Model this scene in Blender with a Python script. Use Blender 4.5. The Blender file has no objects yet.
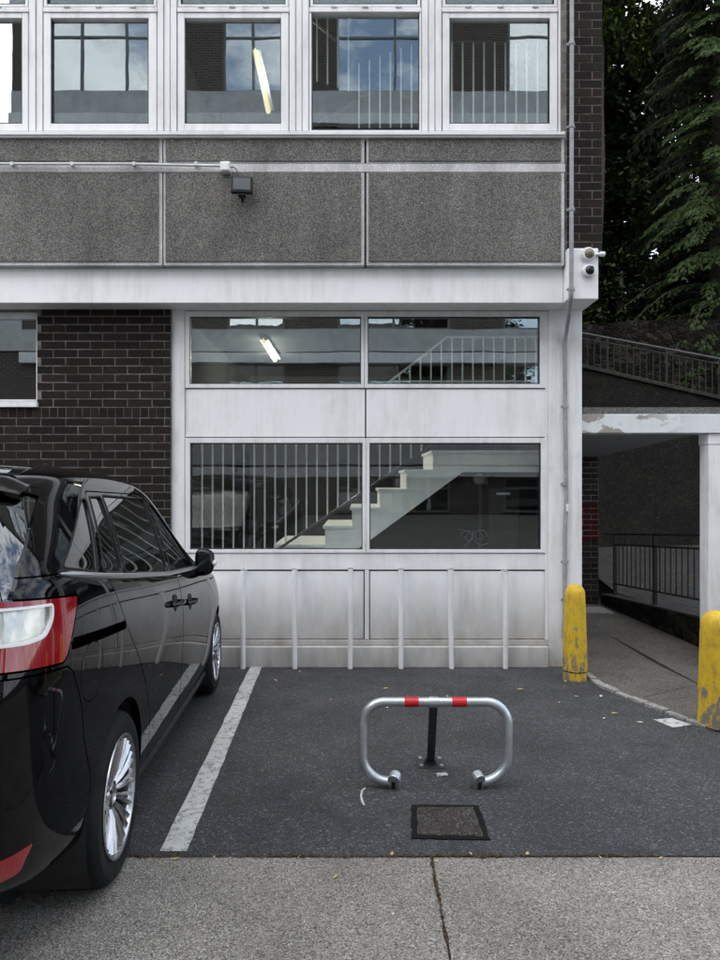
import bpy, bmesh, math, random
from mathutils import Vector, Matrix
from mathutils.bvhtree import BVHTree
R = math.radians
random.seed(7)
scn = bpy.context.scene
C = scn.collection
F, H, D = 690.0, 1.71, 6.33          # lens in photo pixels, eye height, distance to the wall

def wx(px, Y=D): return (px-360)*Y/F
def wz(py, Y=D): return H-(py-480)*Y/F
def P(px, py, Y): return Vector((wx(px, Y), Y, wz(py, Y)))
def gz(Y): return .05*(D-Y)           # the yard falls gently towards the building
def GP(px, py):
    Y = (H-.05*D)/((py-480)/F-.05)
    return Vector((wx(px, Y), Y, gz(Y)))

# ------------------------------------------------------------------ materials
MATS = {}
def newmat(name):
    m = bpy.data.materials.new(name); m.use_nodes = True
    nt = m.node_tree
    return m, nt, nt.nodes['Principled BSDF'], nt.nodes, nt.links
def ramp(nt, fac, stops):
    n = nt.nodes.new('ShaderNodeValToRGB'); nt.links.new(fac, n.inputs[0])
    e = n.color_ramp.elements
    while len(e) < len(stops): e.new(.5)
    for i, (p, c) in enumerate(stops):
        e[i].position = p; e[i].color = (*c, 1) if len(c) == 3 else c
    return n.outputs[0]
def g(v): return (v, v, v)
def noise(nt, scale, detail=6, rough=.6, vec=None, stretch=None):
    n = nt.nodes.new('ShaderNodeTexNoise'); n.inputs['Scale'].default_value = scale
    n.inputs['Detail'].default_value = detail; n.inputs['Roughness'].default_value = rough
    if vec is None:
        tc = nt.nodes.new('ShaderNodeNewGeometry'); vec = tc.outputs['Position']
    if stretch:
        mp = nt.nodes.new('ShaderNodeMapping'); mp.inputs['Scale'].default_value = stretch
        nt.links.new(vec, mp.inputs[0]); vec = mp.outputs[0]
    nt.links.new(vec, n.inputs['Vector']); return n.outputs['Fac']
def voro(nt, scale, feature='F1', out='Color', vec=None):
    n = nt.nodes.new('ShaderNodeTexVoronoi'); n.inputs['Scale'].default_value = scale; n.feature = feature
    if vec is None:
        tc = nt.nodes.new('ShaderNodeNewGeometry'); vec = tc.outputs['Position']
    nt.links.new(vec, n.inputs['Vector']); return n.outputs[out]
def mix(nt, fac, a, b, mode='MIX'):
    n = nt.nodes.new('ShaderNodeMix'); n.data_type = 'RGBA'; n.blend_type = mode
    for s, v in ((0, fac), (6, a), (7, b)):
        if isinstance(v, bpy.types.NodeSocket): nt.links.new(v, n.inputs[s])
        elif s == 0: n.inputs[0].default_value = v
        else: n.inputs[s].default_value = (*v, 1)
    return n.outputs[2]
def math_(nt, op, a, b=0.0):
    n = nt.nodes.new('ShaderNodeMath'); n.operation = op
    for i, v in enumerate((a, b)):
        if isinstance(v, bpy.types.NodeSocket): nt.links.new(v, n.inputs[i])
        else: n.inputs[i].default_value = v
    return n.outputs[0]
def objpos(nt):
    tc = nt.nodes.new('ShaderNodeTexCoord'); return tc.outputs['Object']
def bump(nt, bs, h, strength=.3, dist=.01):
    n = nt.nodes.new('ShaderNodeBump'); n.inputs['Strength'].default_value = strength
    n.inputs['Distance'].default_value = dist; nt.links.new(h, n.inputs['Height'])
    nt.links.new(n.outputs[0], bs.inputs['Normal'])
def simple(name, c, rough=.6, metal=0, var=.12, scale=9, coat=0, b=.1, bscale=60, obj=False, spec=.5):
    m, nt, bs, N, L = newmat(name)
    v = objpos(nt) if obj else None
    f = noise(nt, scale, vec=v)
    lo = tuple(x*(1-var) for x in c); hi = tuple(min(1, x*(1+var)) for x in c)
    L.new(ramp(nt, f, [(.3, lo), (.7, hi)]), bs.inputs['Base Color'])
    L.new(ramp(nt, noise(nt, scale*2.3, vec=v), [(.3, g(max(0, rough*.85))), (.7, g(min(1, rough*1.15)))]), bs.inputs['Roughness'])
    bs.inputs['Metallic'].default_value = metal; bs.inputs['Coat Weight'].default_value = coat
    bs.inputs['Coat Roughness'].default_value = .03; bs.inputs['Specular IOR Level'].default_value = spec
    if b: bump(nt, bs, noise(nt, bscale, vec=v), b, .004)
    MATS[name] = m; return m

def mk_paint(name, base, grime, gamt, zlo=None, zhi=None, rough=.5, peel=0):
    """white paint with rain streaks, smears and, low down, splashed dirt"""
    m, nt, bs, N, L = newmat(name)
    st = noise(nt, 1.0, 8, .7, stretch=(13, 13, 1.6))
    bl = noise(nt, 1.6, 8, .68)
    a = math_(nt, 'MULTIPLY', st, bl)
    f = ramp(nt, a, [(.22, g(0)), (.48, g(gamt))])
    col = mix(nt, f, base, grime)
    if zlo is not None:
        geo = N.new('ShaderNodeNewGeometry'); sp = N.new('ShaderNodeSeparateXYZ'); L.new(geo.outputs['Position'], sp.inputs[0])
        mr = N.new('ShaderNodeMapRange'); L.new(sp.outputs['Z'], mr.inputs[0])
        mr.inputs[1].default_value = zhi; mr.inputs[2].default_value = zlo; mr.inputs[3].default_value = 0; mr.inputs[4].default_value = 1
        d = math_(nt, 'MULTIPLY', mr.outputs[0], ramp(nt, noise(nt, 3.2, 8, .7, stretch=(2, 2, 1)), [(.25, g(.45)), (.7, g(1))]))
        col = mix(nt, math_(nt, 'MULTIPLY', d, .95), col, tuple(x*.82 for x in grime))
    spk = ramp(nt, noise(nt, 38, 6, .7), [(.66, g(0)), (.74, g(.5))])
    col = mix(nt, spk, col, tuple(x*.7 for x in grime))
    if peel:
        pm = ramp(nt, noise(nt, 4.2, 6, .55, stretch=(1, 1, 1.6)), [(.53, g(0)), (.545, g(1))])
        geo = N.new('ShaderNodeNewGeometry'); sp = N.new('ShaderNodeSeparateXYZ'); L.new(geo.outputs['Position'], sp.inputs[0])
        mr = N.new('ShaderNodeMapRange'); L.new(sp.outputs['X'], mr.inputs[0]); mr.inputs[1].default_value = 3.05; mr.inputs[2].default_value = 2.6
        L.new(mr.outputs[0], bs.inputs['Sheen Weight']) if False else None
        pm = math_(nt, 'MULTIPLY', pm, mr.outputs[0])
        col = mix(nt, pm, col, (.30, .275, .235))
    L.new(col, bs.inputs['Base Color']); bs.inputs['Roughness'].default_value = rough
    bump(nt, bs, noise(nt, 45, 8, .7), .22, .004)
    MATS[name] = m
mk_paint('white_paint', (.79, .795, .80), (.40, .365, .32), .50)
mk_paint('frame_paint', (.72, .722, .725), (.30, .275, .245), .55, rough=.4)
mk_paint('pillar_paint', (.74, .742, .745), (.32, .29, .245), .65, 0.0, .55)
mk_paint('low_panel', (.79, .80, .815), (.36, .32, .265), .45, .16, .80, rough=.35)
mk_paint('plinth_paint', (.56, .56, .55), (.26, .235, .20), .75, -.1, .3, rough=.8)
mk_paint('peeling_paint', (.66, .68, .69), (.34, .32, .29), .35, peel=1)
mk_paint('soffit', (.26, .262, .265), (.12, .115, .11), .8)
mk_paint('opposite_white', (.72, .73, .74), (.26, .25, .24), .5)

def mk_aggregate(name, dark, light, scale, grime=.5):
    m, nt, bs, N, L = newmat(name)
    c = N.new('ShaderNodeSeparateColor'); L.new(voro(nt, scale), c.inputs[0])
    col = ramp(nt, c.outputs[0], [(0, dark), (.45, tuple((a+b)/2*.75 for a, b in zip(dark, light))), (.85, tuple(x*.8 for x in light)), (1, light)])
    big = ramp(nt, noise(nt, 1.6, 8, .65, stretch=(1.6, 1, .8)), [(.32, g(1-grime)), (.68, g(1.12))])
    col = mix(nt, 1.0, col, big, 'MULTIPLY')
    strk = ramp(nt, math_(nt, 'MULTIPLY', noise(nt, 1, 8, .65, stretch=(9, 9, .7)), noise(nt, 1.1, 5)), [(.18, g(1.07)), (.40, g(.86))])
    col = mix(nt, 1.0, col, strk, 'MULTIPLY')
    L.new(col, bs.inputs['Base Color']); bs.inputs['Roughness'].default_value = .9
    bs.inputs['Specular IOR Level'].default_value = .2
    bump(nt, bs, voro(nt, scale, 'F1', 'Distance'), .9 if dark[0] < .2 else .3, .008)
    MATS[name] = m
mk_aggregate('pebbledash', (.072, .068, .061), (.33, .316, .292), 160, .22)
mk_aggregate('panel_edge', (.58, .57, .56), (.80, .79, .78), 150, .35)

def mk_brick_attr():
    m, nt, bs, N, L = newmat('brick')
    a = N.new('ShaderNodeAttribute'); a.attribute_name = 'tone'
    col = mix(nt, a.outputs['Fac'], (.0130, .0102, .0092), (.024, .0182, .0162))
    f = ramp(nt, noise(nt, 60, 8, .7), [(.3, g(.6)), (.75, g(1.5))])
    col = mix(nt, 1.0, col, f, 'MULTIPLY')
    eff = ramp(nt, noise(nt, 5, 8, .75), [(.60, g(0)), (.78, g(.35))])
    col = mix(nt, eff, col, (.16, .15, .14))
    L.new(col, bs.inputs['Base Color']); bs.inputs['Roughness'].default_value = .8; bs.inputs['Specular IOR Level'].default_value = .12
    bump(nt, bs, noise(nt, 140, 8, .8), .6, .004); MATS['brick'] = m
mk_brick_attr()
simple('mortar', (.155, .142, .128), .95, var=.5, scale=14, b=.8, bscale=200, spec=.1)
simple('red_brick', (.035, .005, .005), .8, spec=.1, var=.4, scale=12, b=.4)

def mk_asphalt():
    m, nt, bs, N, L = newmat('asphalt')
    c = N.new('ShaderNodeSeparateColor'); L.new(voro(nt, 215), c.inputs[0])
    agg = ramp(nt, c.outputs[0], [(0, (.023, .0235, .025)), (.6, (.043, .044, .047)), (.92, (.076, .077, .081)), (1, (.19, .19, .19))])
    c2 = N.new('ShaderNodeSeparateColor'); L.new(voro(nt, 92), c2.inputs[0])
    agg = mix(nt, ramp(nt, c2.outputs[0], [(.955, g(0)), (.975, g(.6))]), agg, (.17, .17, .165))
    big = ramp(nt, noise(nt, .9, 9, .62), [(.3, g(.62)), (.7, g(1.32))])
    col = mix(nt, 1.0, agg, big, 'MULTIPLY')
    stain = ramp(nt, noise(nt, 1.9, 9, .72), [(.54, g(0)), (.68, g(.7))])
    col = mix(nt, stain, col, (.022, .023, .025))
    L.new(col, bs.inputs['Base Color'])
    L.new(ramp(nt, noise(nt, 2.1, 6), [(.3, g(.66)), (.7, g(.88))]), bs.inputs['Roughness']); bs.inputs['Specular IOR Level'].default_value = .3
    h = math_(nt, 'ADD', voro(nt, 150, 'F1', 'Distance'), math_(nt, 'MULTIPLY', noise(nt, 12, 6), 1.5))
    bump(nt, bs, h, .75, .006); MATS['asphalt'] = m
mk_asphalt()
def mk_concrete(name, lo, mid, hi, sc=120, moss=0):
    m, nt, bs, N, L = newmat(name)
    c = N.new('ShaderNodeSeparateColor'); L.new(voro(nt, sc), c.inputs[0])
    col = ramp(nt, c.outputs[0], [(0, lo), (.5, mid), (.9, tuple(x*1.25 for x in mid)), (1, hi)])
    big = ramp(nt, noise(nt, 1.3, 9, .65), [(.3, g(.66)), (.7, g(1.2))])
    col = mix(nt, 1.0, col, big, 'MULTIPLY')
    st = ramp(nt, noise(nt, 3.5, 9, .72), [(.56, g(0)), (.74, g(.7))])
    col = mix(nt, st, col, tuple(x*.55 for x in mid))
    if moss: col = mix(nt, ramp(nt, noise(nt, 2.5, 8, .7), [(.5, g(0)), (.6, g(moss))]), col, (.05, .055, .03))
    L.new(col, bs.inputs['Base Color']); bs.inputs['Roughness'].default_value = .9; bs.inputs['Specular IOR Level'].default_value = .15
    bump(nt, bs, math_(nt, 'ADD', voro(nt, sc, 'F1', 'Distance'), noise(nt, 16, 8)), .6, .006)
    MATS[name] = m
mk_concrete('road_concrete', (.085, .079, .070), (.245, .228, .20), (.48, .46, .425), 200)
mk_concrete('path_concrete', (.055, .050, .043), (.105, .095, .082), (.19, .18, .165), 110)
mk_concrete('kerb_stone', (.16, .155, .145), (.26, .25, .235), (.40, .39, .37), 90)
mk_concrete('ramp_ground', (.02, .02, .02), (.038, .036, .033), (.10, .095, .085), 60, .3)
mk_concrete('ledge', (.08, .08, .078), (.135, .133, .128), (.2, .2, .2), 90)
def mk_stone():
    m, nt, bs, N, L = newmat('rubble_stone')
    mp = N.new('ShaderNodeMapping'); mp.inputs['Scale'].default_value = (1, 1, 1.7)
    geo = N.new('ShaderNodeNewGeometry'); nz = N.new('ShaderNodeTexNoise'); nz.inputs['Scale'].default_value = 4
    mx = N.new('ShaderNodeMix'); mx.data_type = 'RGBA'; mx.blend_type = 'LINEAR_LIGHT'; mx.inputs[0].default_value = .12
    L.new(geo.outputs['Position'], mx.inputs[6]); L.new(nz.outputs['Color'], mx.inputs[7]); L.new(geo.outputs['Position'], nz.inputs['Vector'])
    L.new(mx.outputs[2], mp.inputs[0])
    c = N.new('ShaderNodeSeparateColor'); L.new(voro(nt, 6.5, vec=mp.outputs[0]), c.inputs[0])
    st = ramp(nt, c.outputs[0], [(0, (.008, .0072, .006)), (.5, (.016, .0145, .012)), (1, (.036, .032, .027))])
    edge = voro(nt, 6.5, 'DISTANCE_TO_EDGE', 'Distance', vec=mp.outputs[0])
    col = mix(nt, ramp(nt, edge, [(.0, g(.5)), (.05, g(0))]), st, (.012, .011, .010))
    col = mix(nt, 1.0, col, ramp(nt, noise(nt, 20, 9, .8), [(.3, g(.4)), (.72, g(1.9))]), 'MULTIPLY')
    col = mix(nt, ramp(nt, noise(nt, 1.2, 8, .7), [(.52, g(0)), (.64, g(.7))]), col, (.013, .016, .009))
    col = mix(nt, ramp(nt, noise(nt, 9, 9, .8), [(.64, g(0)), (.72, g(.5))]), col, (.10, .097, .088))
    L.new(col, bs.inputs['Base Color']); bs.inputs['Roughness'].default_value = .95; bs.inputs['Specular IOR Level'].default_value = .05
    h = math_(nt, 'ADD', ramp(nt, edge, [(0, g(0)), (.12, g(1))]), noise(nt, 14, 9, .8))
    bump(nt, bs, h, .9, .05); MATS['rubble_stone'] = m
mk_stone()

def mk_glass(name, refl, tint=(.9, .95, .93), ior=1.5, wav=.02):
    m, nt, bs, N, L = newmat(name); N.remove(bs)
    tr = N.new('ShaderNodeBsdfTransparent'); tr.inputs[0].default_value = (*tint, 1)
    gl = N.new('ShaderNodeBsdfGlossy'); gl.inputs['Roughness'].default_value = 0.0; gl.inputs['Color'].default_value = (.97, 1, 1, 1)
    fr = N.new('ShaderNodeLayerWeight'); fr.inputs['Blend'].default_value = .5
    r0 = ((ior-1)/(ior+1))**2+refl
    mr = math_(nt, 'ADD', math_(nt, 'MULTIPLY', math_(nt, 'POWER', fr.outputs['Facing'], 4.0), 1-r0), r0)
    ms = N.new('ShaderNodeMixShader'); L.new(mr, ms.inputs[0]); L.new(tr.outputs[0], ms.inputs[1]); L.new(gl.outputs[0], ms.inputs[2])
    if wav:
        b = N.new('ShaderNodeBump'); b.inputs['Strength'].default_value = wav; b.inputs['Distance'].default_value = .05
        L.new(noise(nt, 1.3, 2), b.inputs['Height']); L.new(b.outputs[0], gl.inputs['Normal']); 
    L.new(ms.outputs[0], N['Material Output'].inputs[0]); MATS[name] = m
mk_glass('window_glass', .13, (.95, 1, .98), wav=.012)
mk_glass('car_glass', .05, (.22, .27, .25), 1.5, 0)
mk_glass('car_rear_glass', .12, (.05, .06, .08), 1.5, 0)
mk_glass('opposite_glass', .75, (.3, .35, .4), 1.5, .05)
mk_glass('lower_glass', .028, (.98, 1, .99), 1.45, wav=.012)
mk_glass('lens_clear', .06, (.9, .9, .88), 1.45, 0)
def mk_lens_red():
    m, nt, bs, N, L = newmat('lens_red')
    w = N.new('ShaderNodeTexWave'); w.inputs['Scale'].default_value = 26; w.bands_direction = 'Y'; L.new(objpos(nt), w.inputs[0])
    L.new(mix(nt, ramp(nt, w.outputs['Fac'], [(.2, g(0)), (.8, g(1))]), (.20, .001, .005), (.29, .002, .008)), bs.inputs['Base Color'])
    bs.inputs['Roughness'].default_value = .12; bs.inputs['Coat Weight'].default_value = 1; bs.inputs['Coat Roughness'].default_value = .02
    bs.inputs['Subsurface Weight'].default_value = 0
    MATS['lens_red'] = m
mk_lens_red()
def mk_carpaint():
    m, nt, bs, N, L = newmat('black_paint')
    bs.inputs['Base Color'].default_value = (.004, .004, .005, 1); bs.inputs['Roughness'].default_value = .4; bs.inputs['Specular IOR Level'].default_value = .0
    bs.inputs['Coat Weight'].default_value = .85; bs.inputs['Coat Roughness'].default_value = .012; bs.inputs['Coat IOR'].default_value = 1.42
    v = objpos(nt)
    L.new(mix(nt, ramp(nt, noise(nt, 7, 8, .75, vec=v), [(.45, g(0)), (.75, g(.5))]), (.002, .002, .0025), (.004, .0038, .0036)), bs.inputs['Base Color'])
    MATS['black_paint'] = m
mk_carpaint()
simple('tyre_rubber', (.011, .011, .011), .8, spec=.2, var=.25, b=.4, bscale=90, obj=True)
simple('black_plastic', (.009, .009, .010), .5, spec=.25, var=.2, b=.2, bscale=300, obj=True)
simple('black_gloss', (.006, .006, .007), .08, var=.1, b=0, obj=True)
simple('alloy', (.46, .46, .47), .27, metal=1, var=.06, b=0, obj=True)
simple('dark_cavity', (.01, .01, .01), .8, b=0, obj=True)
simple('satin_chrome', (.80, .81, .82), .32, metal=1, var=.05, b=0, obj=True)
simple('chrome', (.85, .86, .87), .10, metal=1, var=.04, b=0, obj=True)
simple('lamp_shell', (.75, .74, .72), .25, var=.05, b=0, obj=True)
simple('lamp_reflector', (.80, .76, .70), .18, metal=.7, var=.15, scale=30, b=.6, bscale=55, obj=True)
simple('seat_cloth', (.055, .055, .058), .85, b=.3, bscale=300, obj=True)
simple('seat_light', (.22, .22, .215), .8, b=.2, bscale=300, obj=True)
simple('galvanised', (.50, .53, .55), .38, metal=.85, var=.16, scale=18, b=.12, bscale=60)
simple('galvanised_dull', (.36, .38, .39), .55, metal=.6, var=.3, scale=25, b=.2)
simple('red_band', (.50, .012, .018), .35, var=.12, scale=30, b=0)
simple('dark_steel', (.035, .036, .038), .5, metal=.3, var=.4, b=.3)
simple('black_iron', (.008, .008, .008), .5, metal=.2, var=.4, b=.2)
simple('rail_worn', (.045, .045, .044), .6, var=.4)
simple('old_rail', (.030, .029, .027), .7, metal=.3, var=.5, b=.3)
simple('conduit_grey', (.27, .275, .285), .5, var=.22, scale=14, b=.15)
simple('conduit_white', (.55, .55, .54), .5, var=.15, b=.1)
simple('plastic_white', (.72, .72, .72), .4, var=.05, b=.05)
simple('floodlight_glass', (.07, .078, .085), .4, var=.1, b=0)
simple('dome_brown', (.17, .14, .08), .15, var=.2, b=0)
simple('dome_dark', (.012, .013, .014), .08, var=.1, b=0)
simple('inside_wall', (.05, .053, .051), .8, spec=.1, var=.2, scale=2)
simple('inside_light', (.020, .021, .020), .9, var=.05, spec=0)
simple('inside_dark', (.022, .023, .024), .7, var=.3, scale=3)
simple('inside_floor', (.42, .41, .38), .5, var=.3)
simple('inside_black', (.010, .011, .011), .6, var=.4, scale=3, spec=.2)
simple('stair_paint', (.88, .91, .88), .5, var=.06, b=.05)
simple('baluster_paint', (.86, .88, .87), .45, var=.08, b=0)
simple('handrail_dark', (.05, .045, .04), .4, var=.2, b=0)
simple('sticker', (.045, .075, .09), .6, var=.4, b=0)
simple('bark', (.035, .028, .022), .95, var=.4, scale=12, b=1, bscale=30)
simple('cover_iron', (.060, .052, .045), .55, metal=.3, var=.5, scale=22, b=.8, bscale=70)
mk_concrete('cover_infill', (.022, .020, .018), (.055, .049, .043), (.19, .18, .165), 150, .3)
simple('bitumen', (.006, .006, .006), .8, spec=.15, var=.3, b=.5)
simple('gasket', (.012, .012, .012), .6, b=0)
simple('moss_dirt', (.060, .045, .028), .95, var=.6, scale=30, b=.8)
def mk_line():
    m, nt, bs, N, L = newmat('line_paint')
    wear = ramp(nt, noise(nt, 26, 9, .8), [(.50, g(0)), (.60, g(.85))])
    big = ramp(nt, noise(nt, 4, 8, .6), [(.35, g(.8)), (.7, g(1.05))])
    col = mix(nt, 1.0, mix(nt, wear, (.56, .56, .545), (.10, .10, .10)), big, 'MULTIPLY')
    L.new(col, bs.inputs['Base Color']); bs.inputs['Roughness'].default_value = .75
    bump(nt, bs, noise(nt, 90, 6), .5, .005); MATS['line_paint'] = m
mk_line()
def mk_yellow():
    m, nt, bs, N, L = newmat('yellow_paint')
    v = objpos(nt); sp = N.new('ShaderNodeSeparateXYZ'); L.new(v, sp.inputs[0])
    mr = N.new('ShaderNodeMapRange'); L.new(sp.outputs['Z'], mr.inputs[0]); mr.inputs[1].default_value = .55; mr.inputs[2].default_value = .0
    mr.inputs[3].default_value = -.06; mr.inputs[4].default_value = .12
    n1 = math_(nt, 'ADD', noise(nt, 17, 10, .74, vec=v, stretch=(1, 1, .42)), mr.outputs[0])
    w = ramp(nt, n1, [(.56, g(0)), (.62, g(1))])
    yel = mix(nt, ramp(nt, noise(nt, 9, 8, .7, vec=v), [(.35, g(0)), (.7, g(1))]), (.66, .43, .012), (.50, .31, .015))
    thin = ramp(nt, noise(nt, 30, 8, .8, vec=v, stretch=(1, 1, .4)), [(.5, g(0)), (.66, g(.7))])
    yel = mix(nt, thin, yel, (.20, .13, .03))
    L.new(mix(nt, w, yel, (.17, .155, .12)), bs.inputs['Base Color']); bs.inputs['Roughness'].default_value = .62
    bump(nt, bs, noise(nt, 40, 9, .8, vec=v), .7, .006); MATS['yellow_paint'] = m
mk_yellow()
def mk_leaf(name, lo, hi, tr=.25):
    m, nt, bs, N, L = newmat(name)
    a = N.new('ShaderNodeAttribute'); a.attribute_name = 'tone'
    L.new(mix(nt, a.outputs['Fac'], lo, hi), bs.inputs['Base Color'])
    bs.inputs['Roughness'].default_value = .55
    bs.inputs['Specular IOR Level'].default_value = .10
    MATS[name] = m
mk_leaf('leaf_dark', (.008, .013, .005), (.030, .048, .013))
mk_leaf('leaf_mid', (.015, .026, .007), (.070, .105, .022))
mk_leaf('leaf_conifer', (.006, .012, .003), (.028, .050, .011))
simple('leaf_fallen', (.42, .33, .12), .6, var=.4, scale=60, b=.2)
simple('leaf_pale', (.55, .50, .36), .6, var=.3, scale=60, b=.2)
def mk_brick_tex():
    m, nt, bs, N, L = newmat('opposite_brick')
    b = N.new('ShaderNodeTexBrick'); b.inputs['Color1'].default_value = (.05, .035, .028, 1); b.inputs['Color2'].default_value = (.08, .055, .04, 1)
    b.inputs['Mortar'].default_value = (.15, .14, .13, 1); b.inputs['Scale'].default_value = 1
    b.inputs['Brick Width'].default_value = .225; b.inputs['Row Height'].default_value = .075; b.inputs['Mortar Size'].default_value = .008
    mp = N.new('ShaderNodeMapping'); mp.inputs['Rotation'].default_value = (R(90), 0, 0)
    geo = N.new('ShaderNodeNewGeometry'); L.new(geo.outputs['Position'], mp.inputs[0]); L.new(mp.outputs[0], b.inputs[0])
    L.new(b.outputs[0], bs.inputs['Base Color']); bs.inputs['Roughness'].default_value = .85; MATS['opposite_brick'] = m
mk_brick_tex()
simple('opposite_panel', (.46, .465, .465), .8, var=.15, scale=3)
simple('opposite_frame', (.16, .165, .17), .6)
simple('blind', (.45, .46, .46), .8, var=.1)
m, nt, bs, N, L = newmat('tube_glow')
bs.inputs['Base Color'].default_value = (.3, .3, .25, 1)
bs.inputs['Emission Color'].default_value = (1, .86, .55, 1); bs.inputs['Emission Strength'].default_value = .42
L.new(ramp(nt, noise(nt, 6), [(.3, (.95, .76, .36)), (.7, (1, .82, .42))]), bs.inputs['Emission Color'])
MATS['tube_glow'] = m

# ------------------------------------------------------------------ mesh helpers
class MB:
    def __init__(s): s.v = []; s.f = []; s.tone = None
    def add(s, vs, fs, tone=None):
        o = len(s.v); s.v += [Vector(v) for v in vs]; s.f += [tuple(i+o for i in f) for f in fs]
        if tone is not None:
            if s.tone is None: s.tone = []
            s.tone += [tone]*len(vs)
        return s
    def box(s, x0, x1, y0, y1, z0, z1, tone=None):
        if x0 > x1: x0, x1 = x1, x0
        if y0 > y1: y0, y1 = y1, y0
        if z0 > z1: z0, z1 = z1, z0
        return s.add([(x0, y0, z0), (x1, y0, z0), (x1, y1, z0), (x0, y1, z0), (x0, y0, z1), (x1, y0, z1), (x1, y1, z1), (x0, y1, z1)],
                     [(3, 2, 1, 0), (4, 5, 6, 7), (0, 1, 5, 4), (1, 2, 6, 5), (2, 3, 7, 6), (3, 0, 4, 7)], tone)
    def pxbox(s, a, b, t, u, y0, y1):            # pixel rectangle a..b (x) t..u (y) measured on the plane y0
        return s.box(wx(a, y0), wx(b, y0), y0, y1, wz(u, y0), wz(t, y0))
    def prism(s, pts, y0, y1):                   # pts: (x, z)
        n = len(pts); area = sum(pts[i][0]*pts[(i+1) % n][1]-pts[(i+1) % n][0]*pts[i][1] for i in range(n))
        if area < 0: pts = pts[::-1]
        vs = [(x, y0, z) for x, z in pts]+[(x, y1, z) for x, z in pts]
        fs = [tuple(range(n)), tuple(range(2*n-1, n-1, -1))]+[((i+1) % n, i, n+i, n+(i+1) % n) for i in range(n)]
        return s.add(vs, fs)
    def tube(s, pts, r, seg=12, closed=False, caps=True, rs=None):
        pts = [Vector(p) for p in pts]; n = len(pts); o = len(s.v); prev = None; rings = []
        for i, p in enumerate(pts):
            if closed: t = pts[(i+1) % n]-pts[i-1]
            else: t = pts[min(i+1, n-1)]-pts[max(i-1, 0)]
            t.normalize()
            if prev is None:
                a = Vector((0, 0, 1)) if abs(t.z) < .9 else Vector((1, 0, 0)); u = t.cross(a).normalized()
            else: u = (prev-t*prev.dot(t)).normalized()
            prev = u; w = t.cross(u); rr = rs[i] if rs else r
            rings.append([p+(u*math.cos(2*math.pi*k/seg)+w*math.sin(2*math.pi*k/seg))*rr for k in range(seg)])
        vs = [v for rg in rings for v in rg]; fs = []
        for i in range(n if closed else n-1):
            j = (i+1) % n
            for k in range(seg):
                l = (k+1) % seg; fs.append((i*seg+k, i*seg+l, j*seg+l, j*seg+k))
        if caps and not closed: fs += [tuple(range(seg))[::-1], tuple(range((n-1)*seg, n*seg))]
        return s.add(vs, fs)
    def lathe(s, prof, seg=32, c=(0, 0, 0), axis='Z', caps=True):
        vs = []; fs = []
        for r, h in prof:
            for k in range(seg):
                a = 2*math.pi*k/seg
                q = (r*math.cos(a), r*math.sin(a), h)
                if axis == 'Y': q = (q[0], q[2], -q[1])
                if axis == 'X': q = (q[2], q[0], q[1])
                vs.append((c[0]+q[0], c[1]+q[1], c[2]+q[2]))
        for i in range(len(prof)-1):
            for k in range(seg):
                l = (k+1) % seg; fs.append((i*seg+k, i*seg+l, (i+1)*seg+l, (i+1)*seg+k))
        if caps: fs.append(tuple(range(seg))[::-1]); fs.append(tuple(range((len(prof)-1)*seg, len(prof)*seg)))
        return s.add(vs, fs)
    def mesh(s, name, off=Vector((0, 0, 0))):
        me = bpy.data.meshes.new(name); me.from_pydata([tuple(v-off) for v in s.v], [], s.f)
        if s.tone:
            a = me.attributes.new('tone', 'FLOAT', 'POINT'); a.data.foreach_set('value', s.tone)
        return me
    def build(s, name, mat, parent=None, smooth=False, bevel=0, origin=None, local=False, angle=40, fixn=True):
        off = Vector((0, 0, 0))
        if parent is not None and not local:
            p = parent
            while p is not None: off += p.location; p = p.parent
        elif origin is not None: off = Vector(origin)
        me = s.mesh(name, off)
        if fixn:
            bm = bmesh.new(); bm.from_mesh(me); bmesh.ops.recalc_face_normals(bm, faces=bm.faces); bm.to_mesh(me); bm.free()
        o = bpy.data.objects.new(name, me); C.objects.link(o)
        me.materials.append(MATS[mat] if isinstance(mat, str) else mat)
        if smooth:
            me.shade_smooth(); me.set_sharp_from_angle(angle=R(angle))
        if parent is not None: o.parent = parent
        elif origin is not None: o.location = origin
        if bevel:
            b = o.modifiers.new('bevel', 'BEVEL'); b.width = bevel; b.segments = 2; b.limit_method = 'ANGLE'
            b.harden_normals = False
        return o
def tag(o, label=None, cat=None, group=None, kind=None):
    for k, v in (('label', label), ('category', cat), ('group', group), ('kind', kind)):
        if v: o[k] = v
    return o
def empty(name, loc, label, cat, group=None):
    o = bpy.data.objects.new(name, None); C.objects.link(o); o.location = loc; o.empty_display_size = .2
    return tag(o, label, cat, group)
def frame_ring(mb, a, b, t, u, th, y0, y1):
    """rectangular ring in pixels (outer a..b, t..u; thickness th=(l,r,top,bottom))"""
    l, r, tt, bb = th if isinstance(th, tuple) else (th,)*4
    mb.pxbox(a, a+l, t, u, y0, y1); mb.pxbox(b-r, b, t, u, y0, y1)
    mb.pxbox(a+l, b-r, t, t+tt, y0+.002, y1-.001); mb.pxbox(a+l, b-r, u-bb, u, y0+.002, y1-.001)
def round_poly(pts, rad, n=8):
    out = []
    m = len(pts)
    for i in range(m):
        p0, p1, p2 = Vector(pts[i-1]), Vector(pts[i]), Vector(pts[(i+1) % m])
        a = (p0-p1).normalized(); b = (p2-p1).normalized()
        for k in range(n+1):
            t = k/n; q0 = p1+a*rad*(1-t); q1 = p1+b*rad*t
            out.append(q0.lerp(q1, t))
    return out

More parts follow.
